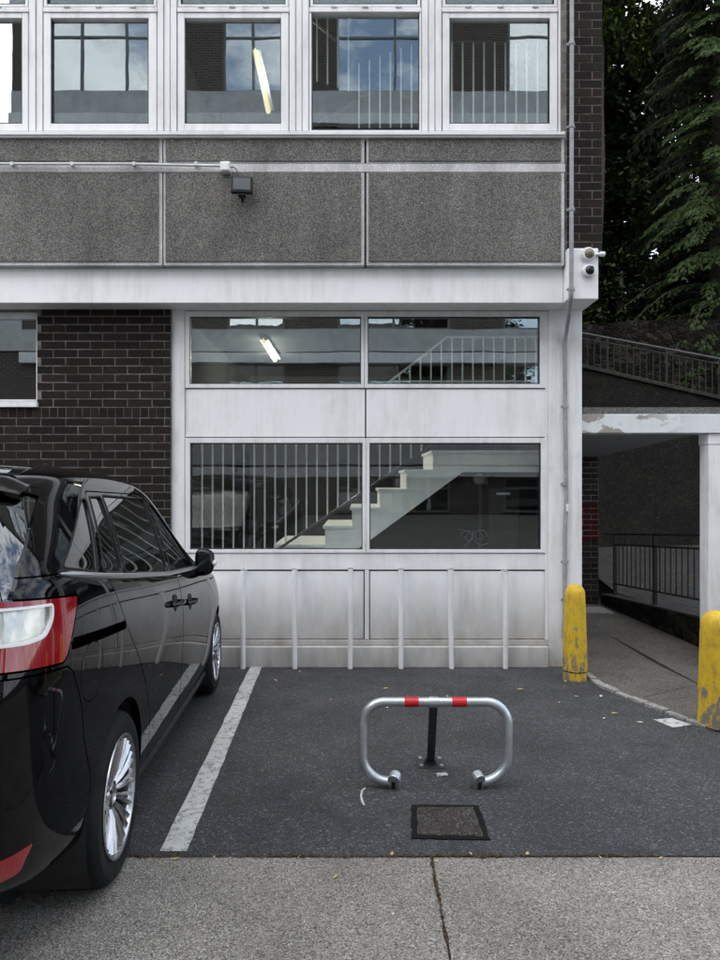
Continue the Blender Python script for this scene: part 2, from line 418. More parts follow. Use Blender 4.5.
# ------------------------------------------------------------------ ground
def sheet(name, poly, mat, zf, dz=0.0, kind='structure', nx=1):
    """flat polygon (world xy), draped on zf(x, y)"""
    me = bpy.data.meshes.new(name)
    me.from_pydata([(x, y, zf(x, y)+dz) for x, y in poly], [], [tuple(range(len(poly)))])
    o = bpy.data.objects.new(name, me); C.objects.link(o); me.materials.append(MATS[mat])
    bm = bmesh.new(); bm.from_mesh(me); bmesh.ops.recalc_face_normals(bm, faces=bm.faces)
    for f in bm.faces:
        if f.normal.z < 0: f.normal_flip()
    bm.to_mesh(me); bm.free()
    o['kind'] = kind
    return o
plane = lambda x, y: gz(y)
def grid_ground():
    mb = MB(); xs = [-120, -40, -12, -4, 0, 4, 12, 40, 120]; ys = [-120, -40, -8, 0, D, 12, 40, 120]
    def z(x, y): return -.03+(gz(max(y, -8)) if y < D else 0)
    for y in ys:
        for x in xs: mb.v.append(Vector((x, y, z(x, y))))
    n = len(xs)
    for j in range(len(ys)-1):
        for i in range(n-1): mb.f.append((j*n+i, j*n+i+1, (j+1)*n+i+1, (j+1)*n+i))
    tag(mb.build('ground', 'ramp_ground'), kind='structure')
grid_ground()
YE = GP(300, 856.5).y
K = [GP(584, 675), GP(600, 687), GP(618, 695), GP(640, 704), GP(665, 713), GP(690, 723), GP(716, 732)]
K = [(p.x, p.y) for p in K]
def wob(y, a=.006): return y+random.uniform(-a, a)
edge = []; rw = random.Random(5); acc_ = 0
for x in range(680):
    acc_ = acc_*.9+rw.uniform(-.0035, .0035); edge.append((x*.03-8.9, YE+acc_+rw.uniform(-.002, .002)+.006*math.sin(x*.021)))
tag(sheet('asphalt_bay', edge+[(12.5, K[-1][1]-.5), (2.9, K[-1][1]-.35)]+K[::-1]+[(1.9, 6.36), (-9, 6.36)], 'asphalt', plane), kind='structure')
# concrete roadway in two pours with a joint between
jx = lambda y: wx(0, 1)*0
j0, j1 = GP(431, 857), GP(450, 959)
dxy = (j1.x-j0.x)/(j1.y-j0.y)
def jxat(y): return j0.x+(y-j0.y)*dxy
yb = -7.4
def road_piece(x0, x1, name):
    n = 400; top = []; 
    left = [(x0(YE-.012-(YE-yb)*i/n) if callable(x0) else x0, YE-.012-(YE-yb)*i/n) for i in range(n+1)]
    right = [(x1(YE-.012-(YE-yb)*i/n) if callable(x1) else x1, YE-.012-(YE-yb)*i/n) for i in range(n+1)]
    if callable(x0): left = [(x+.003*math.sin(y*23)+.002*math.sin(y*61+1)+random.uniform(-.001, .001), y) for x, y in left]
    if callable(x1): right = [(x+.003*math.sin(y*21+.5)+.002*math.sin(y*57)+random.uniform(-.001, .001), y) for x, y in right]
    return sheet(name, left+right[::-1], 'road_concrete', plane, .002)
road_piece(-12, lambda y: jxat(y)-.004, 'concrete_road')
road_piece(lambda y: jxat(y)+.004, 12, 'concrete_road')
sheet('road_joint', [(jxat(YE)-.03, YE), (jxat(YE)+.03, YE), (jxat(yb)+.03, yb), (jxat(yb)-.03, yb)], 'moss_dirt', plane, -.010)
sheet('road_joint', [(-9, YE-.03), (11, YE-.03), (11, YE+.01), (-9, YE+.01)], 'moss_dirt', plane, -.004)
# painted line and other paint on the asphalt
def ragged(pts, amp=.006, n=14):
    out = []
    for i in range(len(pts)):
        a, b = Vector(pts[i]), Vector(pts[(i+1) % len(pts)])
        for k in range(n):
            q = a.lerp(b, k/n); out.append((q.x+random.uniform(-amp, amp), q.y+random.uniform(-amp, amp)))
    return out
def pxy(px, py): p = GP(px, py); return (p.x, p.y)
sheet('painted_line', ragged([pxy(251, 665.5), pxy(262.5, 665.5), pxy(187, 852), pxy(160, 852)], .0035, 30), 'line_paint', plane, .004)
sheet('painted_patch', ragged([pxy(653, 720), pxy(672, 718.5), pxy(693, 725.5), pxy(673, 728)], .004), 'line_paint', plane, .004)
arc = [pxy(366, 789), pxy(363, 792), pxy(362, 797), pxy(363.5, 802), pxy(365, 806), pxy(363.5, 806), pxy(361, 802), pxy(360, 797), pxy(361, 791), pxy(365, 788)]
sheet('painted_patch', arc, 'line_paint', plane, .004)
sheet('painted_patch', ragged([pxy(436, 774), pxy(446, 773), pxy(448, 776), pxy(438, 777)], .006, 5), 'line_paint', plane, .004)
# walkway under the canopy
W0 = (3.30, 9.45); W1 = (3.44, 6.95); W2 = (3.60, 4.2)
def pathz(x, y): return max(gz(y), 0)+.012 if y < D else .012
path = sheet('pavement', K+[(3.6, K[-1][1]-.2), (3.60, 4.6), (3.55, 6.34), (2.03, 6.34), (2.03, 6.2)], 'path_concrete', pathz)
sheet('pavement', [(2.03, 6.34), (3.55, 6.34), (3.46, 9.5), (2.03, 9.5)], 'path_concrete', lambda x, y: .012)
def strip(name, pts, w, mat, zf, dz):
    a = []; b = []
    for i, p in enumerate(pts):
        p = Vector(p); q = Vector(pts[min(i+1, len(pts)-1)])-Vector(pts[max(i-1, 0)]); q.normalize(); n = Vector((-q.y, q.x))
        ww = w*random.uniform(.6, 1.3); a.append(tuple(p+n*ww/2)); b.append(tuple(p-n*ww/2))
    return sheet(name, a+b[::-1], mat, zf, dz)
# kerb of short stones along the curve
def kerb():
    mb = MB(); pts = []
    for i in range(len(K)-1):
        for k in range(6): pts.append(Vector(K[i]).lerp(Vector(K[i+1]), k/6))
    pts.append(Vector(K[-1]))
    d = 0; start = 0; acc = 0; runs = []
    for i in range(1, len(pts)):
        acc += (pts[i]-pts[i-1]).length
        if acc > .17: runs.append((start, i)); start = i; acc = 0
    for a, b in runs:
        A = pts[a].lerp(pts[b], .04); B = pts[a].lerp(pts[b], .95); t = (B-A).normalized(); n = Vector((-t.y, t.x))
        if n.x < 0: n = -n
        w = .05+random.uniform(-.006, .006); h = .022+random.uniform(-.006, .004)
        q = [A-n*.012, B-n*.012+n*random.uniform(-.004, .004), B+n*w, A+n*w]
        vs = [(p.x, p.y, gz(p.y)-.02) for p in q]+[(p.x, p.y, gz(p.y)+h) for p in q]
        mb.add(vs, [(3, 2, 1, 0), (4, 5, 6, 7), (0, 1, 5, 4), (1, 2, 6, 5), (2, 3, 7, 6), (3, 0, 4, 7)])
    tag(mb.build('kerb', 'kerb_stone', bevel=.004), kind='structure')
kerb()
strip('pavement_joint', [GP(640, 700.5).xy[:], (wx(655, 5.3), 5.3), (wx(690, 5.55), 5.55), (3.5, 5.9)], .006, 'moss_dirt', pathz, .003)
strip('pavement_joint', [(2.05, 7.6), (2.6, 7.62), (3.4, 7.6)], .006, 'bitumen', pathz, .003)
strip('pavement_joint', [(2.75, 5.5), (2.74, 6.34), (2.72, 7.6), (2.70, 9.4)], .004, 'cover_infill', pathz, .003)
# sloping drive beyond the low wall
def drive():
    mb = MB(); xs = [3.50, 5, 8, 14]; ys = [3.5, 6.95, 9.4, 12.2]; zz = [.42, .30, .17, .56]
    for j, y in enumerate(ys):
        for x in xs: mb.v.append(Vector((x, y, zz[j]+.02*(x-3.5))))
    n = 4
    for j in range(3):
        for i in range(3): mb.f.append((j*n+i, j*n+i+1, (j+1)*n+i+1, (j+1)*n+i))
    o = mb.build('driveway', 'ramp_ground', smooth=True); o['kind'] = 'structure'
drive()
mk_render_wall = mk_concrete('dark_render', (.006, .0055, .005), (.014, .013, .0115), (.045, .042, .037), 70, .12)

# ------------------------------------------------------------------ bricks
def brick_panel(mb, x0, x1, z0, z1, y, holes=(), ret=None, course=.0753, length=.2255, soldier=None):
    """real bricks set on a wall face; mb gets boxes with a tone each"""
    z = z1; row = 0
    while z > z0:
        ct = z; cb = z-course
        if soldier and ct <= soldier[0]+1e-4 and not soldier[2]:
            # soldier course
            soldier[2] = True
            hh = soldier[1]; x = x0
            while x < x1:
                b = min(x+.0752, x1); add_brick(mb, x+.004, b-.004, ct-hh+.0095, ct-.001, y, holes); x += .0752
            z -= hh; continue
        off = (row % 2)*length/2
        x = x0-off+.02*0
        while x < x1:
            a, b = max(x, x0), min(x+length, x1)
            if b-a > .03: add_brick(mb, a+.004, b-.006, cb+.0095, ct-.001, y, holes)
            x += length
        row += 1; z = cb
def add_brick(mb, a, b, c, d, y, holes):
    for h in holes:
        if a < h[1] and b > h[0] and c < h[3]-.01 and d > h[2]+.01:
            if a < h[0]-.03: b = h[0]-.002
            elif b > h[1]+.03: a = h[1]+.002
            else: return
    j = lambda q: random.uniform(-q, q)
    yy = y+j(.0022)
    vs = [(a+j(.0015), yy, c+j(.001)), (b+j(.0015), yy, c+j(.001)), (b, y+.03, c), (a, y+.03, c),
          (a+j(.0015), yy, d+j(.001)), (b+j(.0015), yy, d+j(.001)), (b, y+.03, d), (a, y+.03, d)]
    mb.add(vs, [(0, 1, 5, 4), (1, 2, 6, 5), (2, 3, 7, 6), (3, 0, 4, 7), (4, 5, 6, 7), (3, 2, 1, 0)], random.random()**1.4)

# ------------------------------------------------------------------ the building
BLD = empty('office_building', (0, D, 0), 'two storey office block with white frames, pebbledash panels and dark brick, over the parking bay', 'building')
XL = -9.0
# brick wall on the ground floor, left
by = 6.295
mb = MB(); hole = (XL, wx(37, by), wz(407, by), wz(311, by))
hole = (wx(37, by)-1.9, wx(37, by), wz(407, by), wz(311, by))
xr = wx(171, by)
# courses counted downwards so that the soldier course falls below the sill line
ztop = wz(308.5, by); ncr = 12; zs = ztop-ncr*.0753
brick_panel(mb, XL, xr, -.02, ztop, by, [hole], soldier=[zs+.002, .098, False])
wl = mb.build('brick_wall', 'brick', BLD, fixn=True)
mb = MB()
hx0, hx1, hz0, hz1 = hole
for a, b, c, d in ((XL, hx0, -.05, 3.3), (hx1, xr-.003, -.05, 3.3), (hx0, hx1, -.05, hz0), (hx0, hx1, hz1, 3.3)):
    mb.box(a, b, by+.004, by+.30, c, d)
mb.build('mortar_bed', 'mortar', wl)
# white pillars
def part(name, mat, fn, parent=BLD, **k):
    mb = MB(); fn(mb); return mb.build(name, mat, parent, **k)
part('pillar', 'pillar_paint', lambda m: m.box(wx(171)+.004, wx(184.5), D, D+.11, -.05, wz(308)), bevel=.006)
part('pillar', 'pillar_paint', lambda m: (m.box(wx(548.5), wx(582), D-.004, D+.11, -.05, wz(308)), m.box(1.9, wx(582)-.002, D+.112, D+.455, -.05, wz(308))), bevel=.008)
part('side_wall', 'pillar_paint', lambda m: m.box(1.9, wx(582)-.01, D+.46, 9.4, -.05, 3.2))
# beam and end block
yb1, zb0, zb1 = 6.07, 3.267, 3.575
part('beam', 'white_paint', lambda m: (m.box(XL, 1.788, yb1, 6.6, zb0, zb1), m.box(1.79, 2.0, yb1+.03, 6.6, zb0+.001, zb1)), bevel=.006)
part('beam_end_block', 'white_paint', lambda m: m.prism([(1.79, zb0), (2.053, zb0), (2.053, 3.707), (1.79, 3.707)], 5.94, 6.7), bevel=.008)
# dark strip whose colour stands in for the shadow gap between beam and panels
part('shadow_gap_strip', 'dark_steel', lambda m: m.box(XL, 1.786, 6.03, 6.5, zb1+.001, zb1+.028))
# precast panels: pebbledash fields in a plain border
yp = 6.0
pz = lambda py: wz(py, yp)
fields = [(-600, -38), (-36, 158.8), (165.8, 361), (368.8, 560.8)]
for i, (a, b) in enumerate(fields):
    pl = part('precast_panel', 'panel_edge', lambda m: (m.box(wx(a-2.4, yp), wx(b+3.4, yp), yp, yp+.12, pz(265.5), pz(172.8)),
                                              m.box(wx(a-2.4, yp), wx(b+3.4, yp), yp, yp+.12, pz(163.2), pz(137.3))), bevel=.004)
    part('pebbledash_field', 'pebbledash', lambda m: m.box(wx(a, yp), wx(b, yp), yp-.012, yp+.02, pz(261.8), pz(173.6)), pl, bevel=.003)
    part('pebbledash_field', 'pebbledash', lambda m: m.box(wx(a, yp), wx(b, yp), yp-.012, yp+.02, pz(161.6), pz(138.2)), pl, bevel=.003)
part('string_course', 'panel_edge', lambda m: m.box(XL, wx(565, yp), yp-.004, yp+.1, pz(172.2), pz(163.8)), bevel=.003)
part('backing_wall', 'mortar', lambda m: m.box(XL, wx(564, yp), yp+.05, yp+.5, zb1+.03, pz(137)))
# brick return above the end block
mb = MB(); yq = 6.02
brick_panel(mb, wx(566.5, yq), wx(602.5, yq), 3.73, 9.0, yq, course=.0745)
w2 = mb.build('brick_wall', 'brick', BLD)
part('mortar_bed', 'mortar', lambda m: m.box(wx(561, yq), wx(602, yq), yq+.004, yq+.35, 3.708, 9.0), w2)
# sill of the upper windows
part('window_ledge', 'frame_paint', lambda m: (m.box(XL, wx(565.5, 5.95), 5.95, 6.3, wz(134.6, 5.95), wz(131.2, 5.95)),
                                        m.box(XL, wx(565, 5.96), 5.965, 6.2, wz(137.2, 5.965), wz(134.7, 5.965))), bevel=.003)
# upper storey windows
yu = 6.06
def casement(outer, pane, yf, top, bottom, ptop, pbot):
    a, b = outer; c, d = pane
    w = empty_part('window', BLD)
    mb = MB(); frame_ring(mb, a, b, top, bottom, (c-a, b-d, ptop-top, bottom-pbot), yf-.022, yf+.04)
    mb.build('frame', 'frame_paint', w, bevel=.004)
    mb = MB(); frame_ring(mb, c-1, d+1, ptop-1, pbot+1, 1.8, yf-.010, yf+.03)
    mb.build('gasket', 'gasket', w)
    mb = MB(); mb.box(wx(c, yf), wx(d, yf), yf+.018, yf+.022, wz(pbot, yf), wz(ptop, yf)); mb.build('pane', 'window_glass', w)
    return w
def empty_part(name, parent):
    o = bpy.data.objects.new(name, None); C.objects.link(o); o.parent = parent; return o
TT = -78
for a, b, c, d in ((-376, -258, -370, -264), (-243, -125, -237, -131), (-110, 28, -104, 22), (43.5, 156.5, 50.5, 148.5), (177.5, 288.5, 184.5, 281), (310, 420.5, 311.5, 419.5), (442.5, 557.5, 449.5, 550)):
    fixed = a == 310
    if fixed: casement((a-1, b+1), (c, d), yu, 8.5, 131.5, 12.5, 130.0)
    else: casement((a, b), (c, d), yu, 12.5, 131.0, 18, 123.5)
    casement((a, b), (a+3, b-3), yu+.012, TT, 6.5, TT+5, 4.2)
    mb = MB(); mb.pxbox(a-.5, b+.5, 7.0, 11.8, yu-.03, yu+.05)
    tr = mb.build('transom', 'frame_paint', BLD, bevel=.004)
    for q in (.22, .5, .8):
        mb = MB(); x = wx(a+(b-a)*q, yu); mb.box(x-.025, x+.025, yu-.038, yu-.02, wz(10, yu), wz(8.6, yu))
        mb.build('vent_clip', 'galvanised_dull', tr)
for a, b in ((-257.5, -243.5), (-124.5, -110.5), (28.5, 43), (157, 177), (289, 309), (421.5, 442), (558, 565)):
    mb = MB(); mb.pxbox(a, b, TT-10, 131, yu-.005, yu+.06)
    n = 3 if b-a > 15 else 2
    st = (b-a)/n
    for k in range(n): mb.pxbox(a+k*st+.6, a+(k+1)*st-.6, TT-10, 131, yu-.03+.012*(k % 2), yu+.03)
    mb.build('mullion', 'frame_paint', BLD, bevel=.003)
part('wall_head', 'pebbledash', lambda m: m.box(XL, wx(566, yp), yp, yp+.4, wz(TT-4, yp), 9.0))
part('roof', 'ledge', lambda m: m.box(XL-.2, 2.3, 5.85, 14, 9.0, 9.3))
part('wall_head', 'frame_paint', lambda m: m.box(XL, wx(-377, yu), yu, yu+.2, wz(131, yu), wz(TT-4, yu)))
# ground floor window wall
yw = 6.355
fr = lambda name, mat, *bx, **k: part(name, mat, lambda m: [m.pxbox(*q) for q in bx], **k)
def gwin(c, d, t, u, o):
    w = empty_part('window', BLD)
    mb = MB(); a, b, tt, uu = o; frame_ring(mb, a, b, tt, uu, (c-a, b-d, t-tt, uu-u), yw-.02, yw+.05); mb.build('frame', 'frame_paint', w, bevel=.004)
    mb = MB(); frame_ring(mb, c-.8, d+.8, t-.8, u+.8, 1.7, yw-.008, yw+.03); mb.build('gasket', 'gasket', w)
    mb = MB(); mb.box(wx(c, yw), wx(d, yw), yw+.018, yw+.022, wz(u, yw), wz(t, yw)); mb.build('pane', 'window_glass' if t < 400 else 'lower_glass', w)
gwin(189.5, 361, 316.5, 384, (185, 364.3, 311, 388)); gwin(367.8, 540, 316.5, 384, (364.7, 546.5, 311, 388))
gwin(190, 362.5, 443, 549.5, (185, 365.7, 438, 553)); gwin(369.5, 541, 443, 549.5, (366, 546.5, 438, 553))
for a, b in ((185, 365.35), (365.95, 546)):
    fr('spandrel_panel', 'white_paint', (a+.4, b-.4, 389, 437, yw-.004, yw+.06), bevel=.005)
fr('window_apron', 'frame_paint', (185, 546.5, 553.6, 569.8, yw-.008, yw+.08), bevel=.005)
for a, b in ((185.5, 364), (369.5, 545)):
    fr('spandrel_panel', 'low_panel', (a+.4, b-.4, 571.2, 639, yw+.002, yw+.06), bevel=.004)
fr('frame_post', 'frame_paint', (364.6, 369, 570.2, 639.5, yw-.012, yw+.05), bevel=.003)
fr('frame_post', 'frame_paint', (545.3, 548.3, 311, 640, yw-.018, yw+.05), bevel=.003)
fr('bottom_rail', 'low_panel', (185, 548.3, 640.2, 645, yw-.016, yw+.06), bevel=.003)
fr('backing_wall', 'gasket', (185, 547, 385.5, 440, yw+.065, yw+.12), (185, 547, 552, 646, yw+.085, yw+.14))
part('plinth', 'plinth_paint', lambda m: (m.box(wx(184), wx(548), 6.298, 6.6, -.06, wz(645.8))), bevel=.010)
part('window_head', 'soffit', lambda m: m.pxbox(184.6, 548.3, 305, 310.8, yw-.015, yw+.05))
# left ground floor window
w = empty_part('window', BLD); yl = 6.37
mb = MB(); frame_ring(mb, -171, 37.6, 312, 401, (4, 1.5, 6.5, 1.5), yl-.02, yl+.05)
mb.pxbox(-60, -56, 318, 400, yl-.018, yl+.05); mb.build('frame', 'frame_paint', w, bevel=.004)
mb = MB(); mb.pxbox(-168, 36.4, 318, 400, yl+.018, yl+.022); mb.build('pane', 'window_glass', w)
mb = MB(); mb.box(wx(-172, 6.26), wx(36.6, 6.26), 6.262, 6.40, wz(407, 6.26), wz(401.5, 6.26)); mb.build('sill', 'white_paint', w, bevel=.004)
# inside: floors, walls, stairs
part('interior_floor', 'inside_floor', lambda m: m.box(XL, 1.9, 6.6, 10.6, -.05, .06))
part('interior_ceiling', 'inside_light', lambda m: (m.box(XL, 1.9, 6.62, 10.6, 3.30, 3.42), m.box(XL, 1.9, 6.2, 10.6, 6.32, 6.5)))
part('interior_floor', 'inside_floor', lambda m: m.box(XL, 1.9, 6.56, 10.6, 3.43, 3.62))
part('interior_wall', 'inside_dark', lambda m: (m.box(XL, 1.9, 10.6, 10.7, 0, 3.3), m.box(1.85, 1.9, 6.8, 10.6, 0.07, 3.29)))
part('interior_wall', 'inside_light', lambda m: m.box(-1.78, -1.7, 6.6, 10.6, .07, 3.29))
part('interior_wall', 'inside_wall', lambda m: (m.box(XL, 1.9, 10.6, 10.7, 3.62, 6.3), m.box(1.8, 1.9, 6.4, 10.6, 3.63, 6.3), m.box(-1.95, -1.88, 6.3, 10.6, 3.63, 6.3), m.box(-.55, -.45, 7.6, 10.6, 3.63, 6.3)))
ys = 7.10
ST = empty_part('staircase', BLD)
zig = [(276, 562), (276, 546), (298, 546), (325, 546), (325, 527.5), (352, 527.5), (352, 509), (380, 509), (380, 490.5), (406.5, 490.5), (406.5, 471), (433, 471), (433, 452), (560, 452), (560, 472), (463, 472), (336, 565)]
mb = MB(); mb.prism([(wx(a, ys), wz(b, ys)) for a, b in zig], ys, 8.2); mb.build('flight', 'stair_paint', ST)
mb = MB()
for (a, b, c) in ((276, 325, 546), (325, 352, 527.5), (352, 380, 509), (380, 406.5, 490.5), (406.5, 433, 471), (433, 560, 452)):
    mb.box(wx(a-2, ys), wx(b+.5, ys), ys-.015, 8.2, wz(c+1.2, ys), wz(c-1.2, ys)+.004)
mb.build('nosing', 'stair_paint', ST, bevel=.002)
def line_y(x): return 549+(x-278)*(440-549)/(440-278)
mb = MB(); yr = 6.98
mb.tube([P(262, 560, yr), P(470, line_y(470), yr)], .014, 8); mb.build('handrail', 'handrail_dark', ST)
x = 202.0
while x < 445:
    yb_ = min(line_y(x) if x > 262 else 562, 562)
    if yb_ > 436: part('baluster', 'baluster_paint', lambda m: m.tube([P(x, yb_, yr), P(x, 425, yr)], .0095, 6), ST)
    x += 10.45
x = 389.0
while x < 540:
    yt = 337 if x > 447 else 337+(447-x)*(39/50)
    part('baluster', 'baluster_paint', lambda m: m.tube([P(x, 392, yr), P(x, yt, yr)], .0085, 6), ST)
    x += 10.5
mb = MB(); mb.tube([P(375, 393, yr), P(447, 337, yr), P(545, 337, yr)], .012, 6); mb.tube([P(372, 402, yr+.01), P(392, 381.5, yr+.01), P(545, 381.5, yr+.01)], .012, 6); mb.build('handrail', 'baluster_paint', ST)
x = 452.0; yr2 = 6.75
while x < 560:
    part('baluster', 'baluster_paint', lambda m: m.tube([P(x, 140, yr2), P(x, 42, yr2)], .0095, 6), ST); x += 10.7
x = 317.0
while x < 420:
    part('baluster', 'baluster_paint', lambda m: m.tube([P(x, 128 if x > 352 else 92-(352-x)*.3, yr2), P(x, 14 if x < 352 else 66-(x-352)*.35, yr2)], .0085, 6), ST); x += 10.5
mb = MB(); mb.tube([P(448, 42, yr2), P(552, 42, yr2)], .012, 6)
mb.tube([P(312, 20, yr2+.06), P(419, 108, yr2+.06)], .016, 6); mb.tube([P(312, 128, yr2+.1), P(419, 62, yr2+.1)], .016, 6); mb.build('handrail', 'handrail_dark', ST)
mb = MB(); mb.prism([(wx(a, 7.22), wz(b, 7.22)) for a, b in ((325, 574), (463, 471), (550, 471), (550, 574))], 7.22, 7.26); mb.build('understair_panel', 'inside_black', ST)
# under the stairs: hall door and a round sounder
dr = part('hall_door', 'inside_dark', lambda m: (m.box(1.34, 1.66, 7.195, 7.215, .07, 1.62),), bevel=.01)
part('door_handle', 'galvanised', lambda m: m.box(1.42, 1.56, 7.165, 7.185, 1.555, 1.58), dr)
part('door_frame', 'handrail_dark', lambda m: (m.box(1.245, 1.262, 7.19, 7.215, .07, 1.66), m.box(1.21, 1.33, 7.185, 7.215, 1.665, 1.75)), dr)
part('alarm_sounder', 'conduit_grey', lambda m: m.lathe([(.01, -.04), (.045, -.035), (.06, -.01), (.06, .02)], 20, tuple(P(479, 479, 7.2)), 'Y'))
# faded swirl drawn on the lower right pane
mb = MB()
def swirl(cx, cy, s, a0, turns, r0):
    pts = []
    for k in range(26):
        t = k/25; a = a0+t*turns*2*math.pi; r = r0*(1-.75*t)*abs(s)
        pts.append(P(cx+math.copysign(1, s)*r*math.cos(a), cy-r*math.sin(a), yw+.03))
    return pts
mb.tube(swirl(468, 537, -1, 0, 1.2, 7.5), .0035, 4); mb.tube(swirl(480, 536, 1, 0, 1.2, 7), .0035, 4)
mb.tube([P(474, 531, yw+.03), P(470, 541, yw+.03), P(464, 547, yw+.03)], .004, 4); mb.tube([P(474, 540, yw+.03), P(480, 546, yw+.03), P(488, 543, yw+.03)], .004, 4)
mb.tube([P(458, 529, yw+.03), P(466, 531, yw+.03), P(472, 535, yw+.03)], .003, 4)
mb.build('window_scrawl', 'sticker', BLD)
# lamps
def tube_lamp(a, b, label):
    a, b = Vector(a), Vector(b)
    e = empty('ceiling_lamp', a.lerp(b, .5), label, 'ceiling lamp')
    mb = MB(); mb.box(a.x-.045, a.x+.045, a.y, b.y, a.z+.01, a.z+.05); mb.build('housing', 'plastic_white', e)
    mb = MB(); mb.tube([a, b], .03, 10); mb.build('tube', 'tube_glow', e, smooth=True)
    for t in ((.15, .5, .85) if a.z < 4 else (.5,)):
        ld = bpy.data.lights.new('tube_light', 'POINT'); ld.energy = 11 if a.z < 4 else 2.5; ld.shadow_soft_size = 0; ld.color = (1, .95, .84)
        lo = bpy.data.objects.new('tube_light', ld); C.objects.link(lo); lo.parent = e; lo.location = a.lerp(b, t)-e.location-Vector((0, 0, .13))
tube_lamp((-1.10, 7.30, 6.25), (-1.13, 8.5, 6.25), 'long lit fluorescent tube seen through the second upper window from the left')
tube_lamp((-1.06, 7.63, 3.245), (-1.085, 8.8, 3.245), 'short lit fluorescent tube behind the upper left ground floor window')

# ------------------------------------------------------------------ pipes and fittings on the wall
def arcpts(a, b, c, n=6): 
    return [Vector(a).lerp(Vector(b), t/n).lerp(Vector(b).lerp(Vector(c), t/n), t/n) for t in range(n+1)]
e = empty('cable_conduit', (wx(571, 5.9), 5.9, 3.3), 'thin grey conduit running down the brick corner and the white pillar', 'pipe')
x1 = wx(571.3, 5.9); x2 = wx(565, 6.31)
pts = [Vector((x1-.002, 5.9, 9)), Vector((x1+.004, 5.9, 5.5)), Vector((x1, 5.9, 3.32))]+arcpts((x1, 5.9, 3.30), (x1, 5.93, 3.22), (x2, 6.24, 3.10))+arcpts((x2, 6.26, 3.06), (x2, 6.31, 3.0), (x2, 6.31, 2.9))
pts += [Vector((x2+.004, 6.31, 2.2)), Vector((x2+.014, 6.31, 1.55)), Vector((x2, 6.31, 1.2)), Vector((x2, 6.31, .55)), Vector((x2-.01, 6.31, .28))]
mb = MB(); mb.tube(pts, .0185, 12); mb.build('pipe', 'conduit_grey', e, smooth=True)
for (y, yy) in ((43, 5.9), (126, 5.9), (209, 5.9), (289, 5.9), (406.5, 6.31), (484, 6.31), (562, 6.31), (600, 6.31)):
    xx = x1 if yy < 6 else x2
    mb = MB(); zc = wz(y, yy); mb.tube([(xx+.002, yy, zc-.014), (xx+.002, yy, zc+.014)], .024, 12); mb.box(xx-.034, xx+.036, yy+.012, yy+.028, zc-.010, zc+.010)
    mb.build('pipe_clip', 'conduit_grey', e)
mb = MB(); mb.box(x2+.004, x2+.026, 6.285, 6.294, wz(511), wz(504)); mb.build('paper_tag', 'plastic_white', e)

e = empty('wall_conduit', (wx(120, 5.96), 5.96, wz(164, 5.96)), 'thin white conduit along the pebbledash panels ending in a junction box', 'pipe')
mb = MB(); zc = wz(164, 5.965); mb.tube([(XL, 5.965, zc+.01), (-2, 5.965, zc), (wx(221, 5.965), 5.965, wz(166, 5.965))], .011, 10); mb.build('pipe', 'conduit_white', e, smooth=True)
for px in (12, 72, 134, 196): mb = MB(); mb.box(wx(px, 5.96)-.012, wx(px, 5.96)+.012, 5.95, 5.99, zc-.017, zc+.016); mb.build('pipe_clip', 'conduit_white', e)
e = empty('junction_box', P(225, 166, 5.95), 'small white junction box above the black floodlight', 'box')
mb = MB(); mb.pxbox(220, 230, 161, 171, 5.92, 5.99); mb.build('box_body', 'plastic_white', e, bevel=.006)
mb = MB(); mb.pxbox(221.2, 228.8, 162.2, 169.8, 5.912, 5.922); mb.build('lid', 'plastic_white', e, bevel=.004)
e = empty('floodlight', P(242, 186, 5.93), 'small black square floodlight on the pebbledash panel under the junction box', 'floodlight')
M = Matrix.Translation(P(242, 185.5, 5.89)) @ Matrix.Rotation(R(-6), 4, 'X') @ Matrix.Rotation(R(4), 4, 'Z')
def xf(mb, M): mb.v = [M @ v for v in mb.v]; return mb
mb = MB(); mb.box(-.092, .092, -.02, .02, -.072, .072); xf(mb, M).build('housing', 'black_plastic', e, bevel=.008)
mb = MB(); mb.box(-.072, .072, -.024, -.019, -.050, .056); xf(mb, M).build('glass', 'floodlight_glass', e, bevel=.002)
mb = MB(); 
for k in range(7): mb.box(-.08+k*.025, -.07+k*.025, .02, .045, -.05, .05)
xf(mb, M).build('cooling_fin', 'black_plastic', e)
mb = MB(); mb.box(-.03, .03, -.01, .05, -.088, -.070); mb.tube([(0, .0, -.09), (0, .05, -.105), (0, .09, -.10)], .012, 8); xf(mb, M).build('bracket', 'black_plastic', e)
mb = MB(); mb.tube([P(230, 167.5, 5.93)]+arcpts(P(233, 167, 5.92), P(237.5, 168, 5.92), P(238, 176, 5.93)), .0035, 6); mb.build('cable', 'black_plastic', e)
